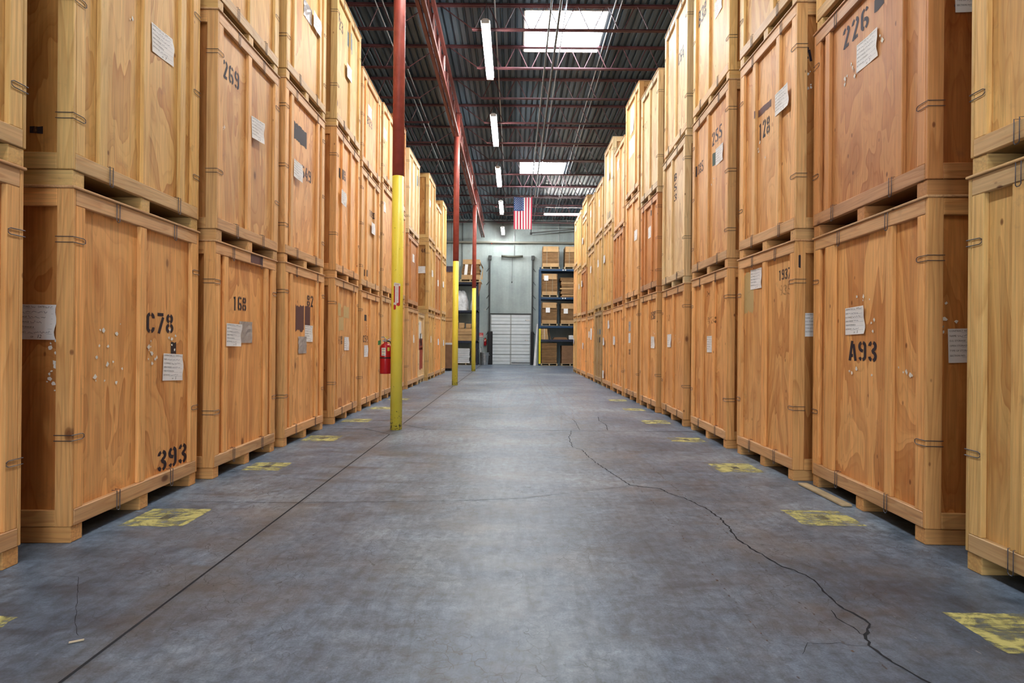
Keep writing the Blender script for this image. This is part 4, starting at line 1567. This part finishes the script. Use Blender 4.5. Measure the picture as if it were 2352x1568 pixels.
for x, lb in ((dx0 - .06, 'left'), (dx1 + .07, 'right')):
    t_ = thing('door_track', 'dark upright steel track on the %s side of the dock door' % lb, 'door track', (x, YW - .06, 0), group='dock door tracks')
    mb = MB()
    mb.box(-.035, .035, -.05, .04, 0.02, 5.55, .006)
    mb.build('rail', M['steel_dark'], t_)
    for z in (1.6, 2.9, 3.5, 4.2, 4.9):
        mb = MB()
        s = 1 if lb == 'right' else -1
        mb.tube([(s * .03, .02, z + .12), (s * .17, .05, z - .05)], .014, 5)
        mb.build('bracket', M['steel_dark'], t_)
    mb = MB()
    mb.box(-.07, .09, -.08, .05, 5.45, 5.68, .01)
    mb.build('pulley_plate', M['steel_dark'], t_)
t_ = thing('door_spring_shaft', 'dark coil spring on a shaft above the dock door', 'door spring', (-.12, YW - .14, 5.62), group=None)
mb = MB()
mb.tube([(-1.02, 0, 0), (1.0, 0, 0)], .016, 8)
mb.build('shaft', M['conduit'], t_)
mb = MB()
mb.tube([(-.56, 0, .02), (-.2, 0, -.005), (.2, 0, -.005), (.56, 0, .02)], .062, 12)
for k in range(40):
    x = -.56 + k * 1.12 / 40
    mb.lathe([(0, 0)], n=3) if False else None
mb.build('spring', flat('spring_steel', (0.07, 0.075, 0.06), 0.5, .5, .3), t_, smooth=True)
mb = MB()
mb.tube([(-.12, YW - .12, 5.55), (-.12, YW - .12, 4.3)], .007, 5)
o = mb.build('pull_rope', M['steel_dark'])
tag(o, 'thin dark pull rope hanging above the dock door', 'rope')
mb = MB()
mb.lathe([(.006, 4.24), (.035, 4.28), (.012, 4.34)], -.12, YW - .12, 8)
mb.build('knob', M['steel_dark'], o)
for x0, x1, lb in ((-1.36, -1.10, 'left'), (.88, 1.03, 'right')):
    mb = MB()
    mb.box(x0, x1, YW - .32, YW - .12, 0, 1.72, .02)
    tag(mb.build('door_bumper', M['black']), 'black upright guard at the %s foot of the dock door' % lb, 'door guard', 'guards beside the dock door')

# trash can, small extinguisher, sign by the door
M['galv'] = mottled('galvanised_steel', (0.34, 0.38, 0.41), 0.25, 9.0, 0.35, 0.5, 0.6)
e = thing('trash_can', 'dented galvanised metal trash can left of the dock door', 'trash can', (-1.50, 29.25, 0))
mb = MB()
prof = [(.175, 0), (.178, .01)]
for k in range(1, 9):
    z = .07 * k
    prof += [(.178 + .045 * z / .6, z - .02), (.183 + .045 * z / .6, z)]
prof += [(.228, .60), (.24, .615), (.24, .63), (.222, .63), (.215, .6), (.165, .03)]
mb.lathe(prof, n=28)
mb.build('can_body', M['galv'], e)
for s in (-1, 1):
    mb = MB()
    mb.tube([(s * .225, -.06, .52), (s * .265, -.05, .49), (s * .265, .05, .49), (s * .225, .06, .52)], .008, 6)
    mb.build('handle', M['galv'], e)
mb = MB()
mb.tube([(-1.60, 29.28, .035), (-1.665, 29.26, .92)], .012, 6)
tag(mb.build('broom_handle', M['steel_dark']), 'dark stick standing in the metal trash can', 'stick')
extinguisher((-1.49, YW - .09, .98), .85, 'small red fire extinguisher on the concrete wall above the trash can')
mb = MB()
mb.box(-1.86, -1.60, YW - .012, YW - .002, 1.42, 1.64, 0, 0)
mb.add([(-1.845, YW - .013, 1.435), (-1.615, YW - .013, 1.435), (-1.615, YW - .013, 1.505), (-1.845, YW - .013, 1.505)], [(0, 1, 2, 3)], 1)
for tx, z, h, mi in (('NO', 1.535, .07, 1), ('SMOKING', 1.448, .045, 0)):
    vv, ff = font_polys(tx)
    k = h / .72
    w = text_width(tx)
    kx = min(k, .21 / w)
    mb.add([(-1.73 - w * kx / 2 + p[0] * kx, YW - .0145, z + p[1] * k) for p in vv], ff, mi)
tag(mb.build('wall_sign', [M['stk_red'], M['stk_wht']], fix=False), 'small red and white NO SMOKING sign on the concrete wall', 'sign')

# ------------------------------------------------------------------ racks and what they hold
M['rack_blue'] = mottled('rack_blue', (0.014, 0.05, 0.115), 0.2, 6.0, 0.4)
M['rack_dark'] = mottled('rack_dark', (0.018, 0.026, 0.05), 0.2, 6.0, 0.4)
M['guard_yel'] = flat('guard_yellow', (0.80, 0.72, 0.02), 0.45)


def cardboard(name, col, stripes):
    t = NT(name, 0.85, 0.15)
    v = t.coords()
    c = t.ramp(t.noise(v, 5, 4, 0.6), [(0.3, [x * .85 for x in col]), (0.7, [min(1, x * 1.12) for x in col])])
    if stripes:
        w = t.noise(t.map(v, (1.2, 1.2, 46)), 1.0, 2, 0.6)
        c = t.mix(0.9, c, t.ramp(w, [(0.32, 0.35), (0.6, 1.1)]), 'MULTIPLY')
    t.color(c)
    return t.m


M['card'] = cardboard('cardboard', (0.48, 0.31, 0.155), False)
M['cardflat'] = cardboard('flattened_cartons', (0.26, 0.15, 0.07), True)
M['carddark'] = cardboard('brown_carton', (0.24, 0.135, 0.075), False)
M['pallet'] = mottled('pallet_wood', (0.42, 0.33, 0.2), 0.2, 5.0, 0.8)
M['board_white'] = mottled('white_board', (0.62, 0.64, 0.66), 0.12, 3.0, 0.5)
M['plastic'] = mottled('plastic_wrap', (0.55, 0.58, 0.60), 0.25, 7.0, 0.25, 0.6)


def rack(name_label, x0, x1, y0, y1, levels, h, blue, posts, guard=None):
    e = thing('pallet_rack', name_label, 'rack', ((x0 + x1) / 2, (y0 + y1) / 2, 0), group=None)
    ox, oy = (x0 + x1) / 2, (y0 + y1) / 2
    bl = M['rack_blue'] if blue else M['rack_dark']
    for xp in posts:
        mb = MB()
        for y in (y0, y1 - .09):
            mb.box(xp - ox, xp - ox + .08, y - oy, y - oy + .09, 0, h, .005)
        k = 0
        z = .25
        while z + .55 < h:
            a, b = (y0 + .09, y1 - .09)
            if k % 2:
                a, b = b, a
            mb.tube([(xp - ox + .04, a - oy, z), (xp - ox + .04, b - oy, z + .55)], .016, 5)
            z += .55
            k += 1
        mb.build('upright_frame', bl, e)
    for z in levels:
        for y in (y0 + .0, y1 - .05):
            mb = MB()
            mb.box(x0 + .08 - ox, x1 - ox, y - oy, y + .05 - oy, z - .11, z, .004)
            b = mb.build('beam', bl if z > 1.5 or not blue else M['rack_dark'], e)
        mb = MB()
        mb.box(x0 + .08 - ox, x1 - ox, y0 + .05 - oy, y1 - .05 - oy, z - .025, z, 0)
        mb.build('shelf_deck', M['pallet'] if not blue else M['steel_dark'], e)
    if guard is not None:
        mb = MB()
        mb.box(guard - ox - .012, guard - ox + .085, y0 - oy - .02, y0 - oy - .002, .1, 1.86, .004)
        for k in range(24):
            zz = .16 + k * .07
            mb.box(guard - ox + .03, guard - ox + .048, y0 - oy - .022, y0 - oy - .0195, zz, zz + .022, 0, 1)
        mb.build('post_guard', [M['guard_yel'], M['black']], e)
    return e


def pallet(x0, x1, y0, y1, z, lb, grp):
    mb = MB()
    for i in range(3):
        x = x0 + (x1 - x0 - .06) * i / 2
        mb.box(x, x + .06, y0, y1, z + .016, z + .10)
    nb = 6
    for zz in (z, z + .10):
        for i in range(nb):
            y = y0 + (y1 - y0 - .1) * i / (nb - 1)
            mb.box(x0, x1, y, y + .1, zz, zz + .016)
    return tag(mb.build('pallet', M['pallet']), lb, 'pallet', grp)


def bundle(x0, x1, y0, y1, z0, z1, lb, top=True, bot=True, sheet=None, strap=(), grp='bundles of flattened cartons on the right rack', mat='cardflat'):
    e = thing('carton_bundle', lb, 'cardboard bundle', ((x0 + x1) / 2, (y0 + y1) / 2, z0), group=grp)
    hx, hy, h = (x1 - x0) / 2, (y1 - y0) / 2, z1 - z0
    mb = MB()
    nl = max(5, int(h / .07))
    for k in range(nl):
        d = rnd.uniform(0, .012)
        mb.box(-hx + d, hx - rnd.uniform(0, .012), -hy + d + .01, hy, h * k / nl + (.001 if k else 0), h * (k + 1) / nl - .003)
    mb.build('flattened_cartons', M[mat], e)
    if top:
        mb = MB()
        mb.box(-hx + .03, hx - .05, -hy - .012, -hy - .002, h - .27, h + .004)
        mb.box(-hx + .03, hx - .05, -hy - .012, hy, h + .001, h + .008)
        mb.build('top_cap', M['card'], e)
    if bot:
        mb = MB()
        mb.box(-hx + .0, hx - .02, -hy - .014, -hy - .002, .005, .17)
        mb.build('bottom_tray', M['card'], e)
    for sx in strap:
        mb = MB()
        mb.box(-hx + 2 * hx * sx, -hx + 2 * hx * sx + .016, -hy - .017, -hy - .0145, 0.0, h + .008)
        mb.build('strap', flat('strap_grey', (.3, .29, .22), .5), e)
    if sheet:
        sx, sz = sheet
        mb = MB()
        mb.box(-hx + 2 * hx * sx, -hx + 2 * hx * sx + .21, -hy - .021, -hy - .018, h * sz, h * sz + .25)
        mb.build('paper_label', M['paper'], e)
    return e


yf, yb = 28.6, 29.62
RX0 = 1.27
RK = rack('blue pallet rack full of cartons right of the dock door', RX0, 4.3, yf, yb, [1.32, 2.01, 3.45, 4.87], 4.95, True, (RX0, 4.22), RX0)
for z in (3.45, 4.87):
    for x in (2.42, 2.54):
        mb = MB()
        mb.box(x - 2.785, x - 2.785 + .06, yf - 29.11 - .004, yf - 29.11, z - .085, z - .025)
        mb.build('beam_label', M['lab_wht'], RK)
# top shelf, then downwards
PG = 'pallets on the right rack'
for nm, (xa, xb, z, zt, kw) in {
    'top shelf, nearer the door': (1.42, 2.26, 4.872, 6.0, dict(strap=(.25, .93))),
    'top shelf, cut by the crates': (2.54, 3.4, 4.872, 6.0, dict(strap=(.25,))),
    'second shelf down, with white sheet': (1.41, 2.18, 3.452, 4.62, dict(strap=(.25, .66), sheet=(.12, .68))),
    'third shelf down, with square white sheet': (1.41, 2.17, 2.012, 3.18, dict(sheet=(.25, .52))),
    'third shelf down, beside the crates': (2.36, 3.2, 2.012, 3.14, dict(sheet=(.17, .5))),
    'floor under the rack, nearest the door': (1.41, 2.18, .002, 1.15, dict(top=False, bot=False)),
}.items():
    pallet(xa - .03, xb + .03, yf + .03, yb - .06, z, 'wooden pallet under a carton bundle, ' + nm, PG)
    bundle(xa, xb, yf + .05, yb - .1, z + .118, zt, 'strapped bundle of flattened brown cartons, ' + nm, **kw)
pallet(2.40, 3.3, yf + .03, yb - .06, .002, 'wooden pallet under the wrapped brown cartons on the floor', PG)
bundle(2.42, 3.25, yf + .05, yb - .1, .12, 1.02, 'plastic-wrapped stack of dark brown cartons on the floor by the crates', False, False, mat='carddark')
z = 3.452
for k in range(13):
    hh = .075 + rnd.uniform(-.02, .02)
    mb = MB()
    o_ = rnd.uniform(-.05, .05)
    mb.box(2.36 + o_, 3.3 + o_, yf + .05 + rnd.uniform(0, .05), yb - .1, z, z + hh - .004, .004)
    tag(mb.build('flattened_carton', M['card' if k % 4 == 1 else 'cardflat']), 'ragged flattened carton, number %d from the bottom of the loose pile on the blue rack' % (k + 1), 'carton', 'loose pile of flattened cartons')
    z += hh
for k, (xa, xb, z0, z1) in enumerate(((1.37, 1.75, 1.322, 1.58), (1.36, 1.72, 1.584, 1.87))):
    mb = MB()
    for q in range(5):
        a, b = z0 + (z1 - z0) * q / 5, z0 + (z1 - z0) * (q + 1) / 5
        mb.box(xa + rnd.uniform(0, .02), xb - rnd.uniform(0, .03), yf + .04, yb - .2, a, b - .004)
    o = mb.build('small_carton_pack', M['card'])
    tag(o, ('lower', 'upper')[k] + ' small tan pack of flat cartons on the low rack shelf', 'cardboard bundle', 'small packs on the low shelf')
    mb = MB()
    mb.box(xa + .17, xa + .19, yf + .035, yf + .039, z0, z1)
    mb.build('strap', M['lab_wht'], o)
mb = MB()
mb.tube([(1.74, yf + .25, 1.86), (1.86, yf + .25, 1.345)], .022, 8)
tag(mb.build('cardboard_tube', M['carddark']), 'dark tube leaning on the low shelf of the blue rack', 'tube')
for k in range(3):
    mb = MB()
    mb.box(1.98 + .03 * k, 2.72 - .03 * k, yf + .08, yb - .2, 1.322 + .04 * k, 1.357 + .04 * k, .004)
    tag(mb.build('wooden_slat', M['carddark']), 'brown board lying on the low rack shelf, %s of three' % ('lowest', 'middle', 'topmost')[k], 'board', 'boards on the low shelf')
mb = MB()
mb.box(2.78, 3.1, yf + .05, yf + .5, 1.322, 1.54, .02)
tag(mb.build('paper_bag', M['board_white']), 'crumpled white packet on the low shelf of the blue rack', 'packet')

# boards leaning between the door and the rack
for k, (xa, xb, top, sh, col) in enumerate(((1.00, 1.13, 2.12, .16, 'board_white'), (1.08, 1.19, 1.98, .1, 'cwall'), (1.14, 1.25, 1.3, .06, 'door_grey'))):
    mb = MB()
    yy = 28.75 + .16 * k
    vv = []
    for d in (0, .03):
        vv += [(xa - .12 * 0, yy + d, 0.0), (xb, yy + d, 0.0), (xb + sh - .05, yy + .5 + d, top), (xa + sh + .02, yy + .5 + d, top)]
    mb.add(vv, [(0, 1, 2, 3), (4, 5, 6, 7), (0, 1, 5, 4), (1, 2, 6, 5), (2, 3, 7, 6), (3, 0, 4, 7)])
    tag(mb.build('leaning_board', M[col]), ('tall white board', 'grey board', 'short dark grey board')[k] + ' leaning beside the blue rack', 'board', 'boards leaning by the rack')

# left rack
lx1 = -1.80
rack('dark pallet rack left of the dock door, behind the yellow columns', -4.6, lx1, yf, yb, [1.22, 2.75, 4.17], 4.165, False, (-4.6, lx1 - .08))
mb = MB()
mb.box(-4.4, -1.66, yf - .03, yb - .02, 4.172, 4.2)
o = mb.build('plywood_sheet', M['pallet'])
tag(o, 'wooden board covering the top of the dark rack', 'board')
mb = MB()
mb.add([(-1.79, yf, 4.165), (-1.64, yf, 4.165), (-1.79, yf, 3.45), (-1.79, yf + .03, 4.165), (-1.64, yf + .03, 4.165), (-1.79, yf + .03, 3.45)], [(0, 1, 2), (3, 4, 5), (0, 1, 4, 3), (1, 2, 5, 4), (2, 0, 3, 5)])
tag(mb.build('gusset_plate', M['carddark']), 'triangular brown bracket at the top corner of the dark rack', 'bracket')
pallet(-2.72, -1.72, yf + .05, yb - .1, 4.202, 'wooden pallet on top of the dark rack', 'pallets on the left rack')
e = thing('carton_bundle', 'sagging bundle of cartons with two white stripes, on top of the dark rack', 'cardboard bundle', (-2.2, yf + .45, 4.32))
mb = MB()
for k in range(9):
    z = .08 + .075 * k
    s = .46 - .012 * abs(k - 3)
    mb.box(-s + .01 * math.sin(k), s + .05 * (k == 5), -.38, .38, z, z + .07, .006)
mb.build('flattened_cartons', M['cardflat'], e)
mb = MB()
mb.box(-.40, .46, -.40, .38, .76, 1.0)
mb.build('top_carton', M['card'], e)
mb = MB()
mb.box(-.46, .48, -.42, -.385, 0, .22)
mb.build('bottom_tray', M['card'], e)
for x in (-.33, .0):
    mb = MB()
    mb.add([(x, -.395, .22), (x + .15, -.395, .22), (x + .2, -.395, .75), (x + .05, -.395, .75)], [(0, 1, 2, 3)])
    mb.build('white_strip', M['paper'], e, fix=False)
mb = MB()
mb.add([(.47, -.3, .9), (.62, -.2, .62), (.6, .1, .5), (.47, .2, .85), (.5, -.28, .05), (.58, -.1, .0)], [(0, 1, 2, 3), (4, 1, 5)])
mb.build('torn_flap', M['card'], e, fix=False)


def blob(mb, cx, cy, cz, sx, sy, sz, seed, n=14):
    rs = random.Random(seed)
    vv = []
    for j in range(n + 1):
        th = math.pi * j / n
        for i in range(2 * n):
            ph = math.pi * i / n
            k = 1 + .12 * math.sin(3 * ph + seed) * math.sin(2 * th) + rs.uniform(-.05, .05)
            vv.append((cx + sx * k * math.sin(th) * math.cos(ph), cy + sy * k * math.sin(th) * math.sin(ph), max(cz, cz + sz * (k * math.cos(th)))))
    m = 2 * n
    mb.add(vv, [(j * m + i, j * m + (i + 1) % m, (j + 1) * m + (i + 1) % m, (j + 1) * m + i) for j in range(n) for i in range(m)])


mb = MB()
blob(mb, -2.72, yf + .45, 2.752, .40, .36, 1.0, 2)
tag(mb.build('plastic_heap', M['plastic'], smooth=True), 'tall heap of crumpled clear plastic on the dark rack', 'plastic wrap')
mb = MB()
blob(mb, -2.09, yf + .5, 2.752, .15, .3, .55, 5)
tag(mb.build('plastic_heap', M['plastic'], smooth=True), 'low grey plastic bundle beside the tall plastic heap', 'plastic wrap')
for k in range(4):
    mb = MB()
    mb.box(-3.1 + .02 * (k % 2), -1.91, yf + .04 + .02 * (k % 2), yb - .15, 1.222 + .155 * k, 1.37 + .155 * k, .004)
    tag(mb.build('long_carton', M['card']), 'long flat tan carton on the dark rack, %s of the pile' % ('bottom', 'second', 'third', 'top')[k], 'carton', 'long cartons on the dark rack')
for xa, xb, z1, lb in ((-2.78, -2.5, 2.12, 'rounded tan'), (-2.42, -2.16, 2.08, 'small square tan'), (-2.10, -1.92, 2.2, 'tall narrow brown')):
    mb = MB()
    mb.box(xa, xb, yf + .08, yf + .42, 1.845, z1, .02)
    tag(mb.build('carton', M['card'] if 'tan' in lb else M['carddark']), lb + ' carton standing on the long cartons', 'carton', 'small cartons on the dark rack')
for k in range(8):
    mb = MB()
    mb.box(-2.85, -2.2 - rnd.uniform(0, .05), yf + .04, yb - .15, .10 + .093 * k, .185 + .093 * k, .004)
    tag(mb.build('white_board', M['board_white']), 'white flat board in the pile under the dark rack, number %d from the floor' % (k + 1), 'board', 'white boards under the dark rack')
for k in range(7):
    mb = MB()
    mb.box(-2.16 + rnd.uniform(0, .03), -1.91, yf + .08, yb - .15, .10 + .105 * k, .195 + .105 * k, .004)
    tag(mb.build('flattened_carton', M['cardflat']), 'brown flattened carton beside the white boards, number %d from the floor' % (k + 1), 'carton', 'brown cartons under the dark rack')
pallet(-2.9, -1.91, yf + .03, yb - .14, -.018 + .02, 'low dark pallet under the white boards', 'pallets on the left rack').scale.z = .8
# boards against the wall by the trash can
for k in range(2):
    mb = MB()
    x = -1.735 + .04 * k
    mb.add([(x, 29.52, 0), (x + .035, 29.52, 0), (x + .035, 29.7, .85 - .1 * k), (x, 29.7, .85 - .1 * k), (x, 29.55, 0), (x + .035, 29.55, 0), (x + .035, 29.73, .85 - .1 * k), (x, 29.73, .85 - .1 * k)],
           [(0, 1, 2, 3), (4, 5, 6, 7), (0, 1, 5, 4), (1, 2, 6, 5), (2, 3, 7, 6), (3, 0, 4, 7)])
    tag(mb.build('leaning_board', M['board_white']), ('left', 'right')[k] + ' thin white slat leaning behind the metal trash can', 'board', 'slats by the trash can')
# brown carton at the end of the left row, box on the far crates
e = thing('carton', 'tall brown carton standing before the crates at the far end', 'carton', (-2.66, 23.3, 0))
mb = MB()
mb.box(-.2, .2, -.25, .35, .1, 1.12, .006)
mb.build('box', M['carddark'], e)
mb = MB()
mb.box(-.2, .2, -.253, .352, 1.06, 1.135, .004)
mb.build('taped_flap', M['board_white'], e)
mb = MB()
mb.box(-.18, .1, -.2, .3, 0, .1)
mb.build('base', M['black'], e)
mb = MB()
mb.box(-3.3, -2.58, 24.7, 25.5, 4.202, 4.46, .01)
tag(mb.build('storage_box', flat('purple_box', (.07, .055, .085), .6)), 'dark purple box on top of the plain crates beyond the left row', 'box')

# scraps on the floor
for x, y, a, l, lb in ((-1.78, 2.33, .5, .05, 'pale wood splinter lying by the floor joint'), (2.66, 4.75, 1.45, .0, '')):
    if not l:
        continue
    mb = MB()
    mb.box(-l / 2, l / 2, -.004, .004, 0.002, .007)
    o = mb.build('wood_splinter', flat('pale_splinter', (.6, .5, .36), .8), loc=(x, y, 0))
    o.rotation_euler.z = a
    tag(o, lb, 'splinter')
mb = MB()
mb.box(2.52, 2.60, 4.35, 5.02, 0.003, .02, .003)
tag(mb.build('broken_plank', M['pallet']), 'broken thin plank lying under the crate stencilled A93', 'plank')
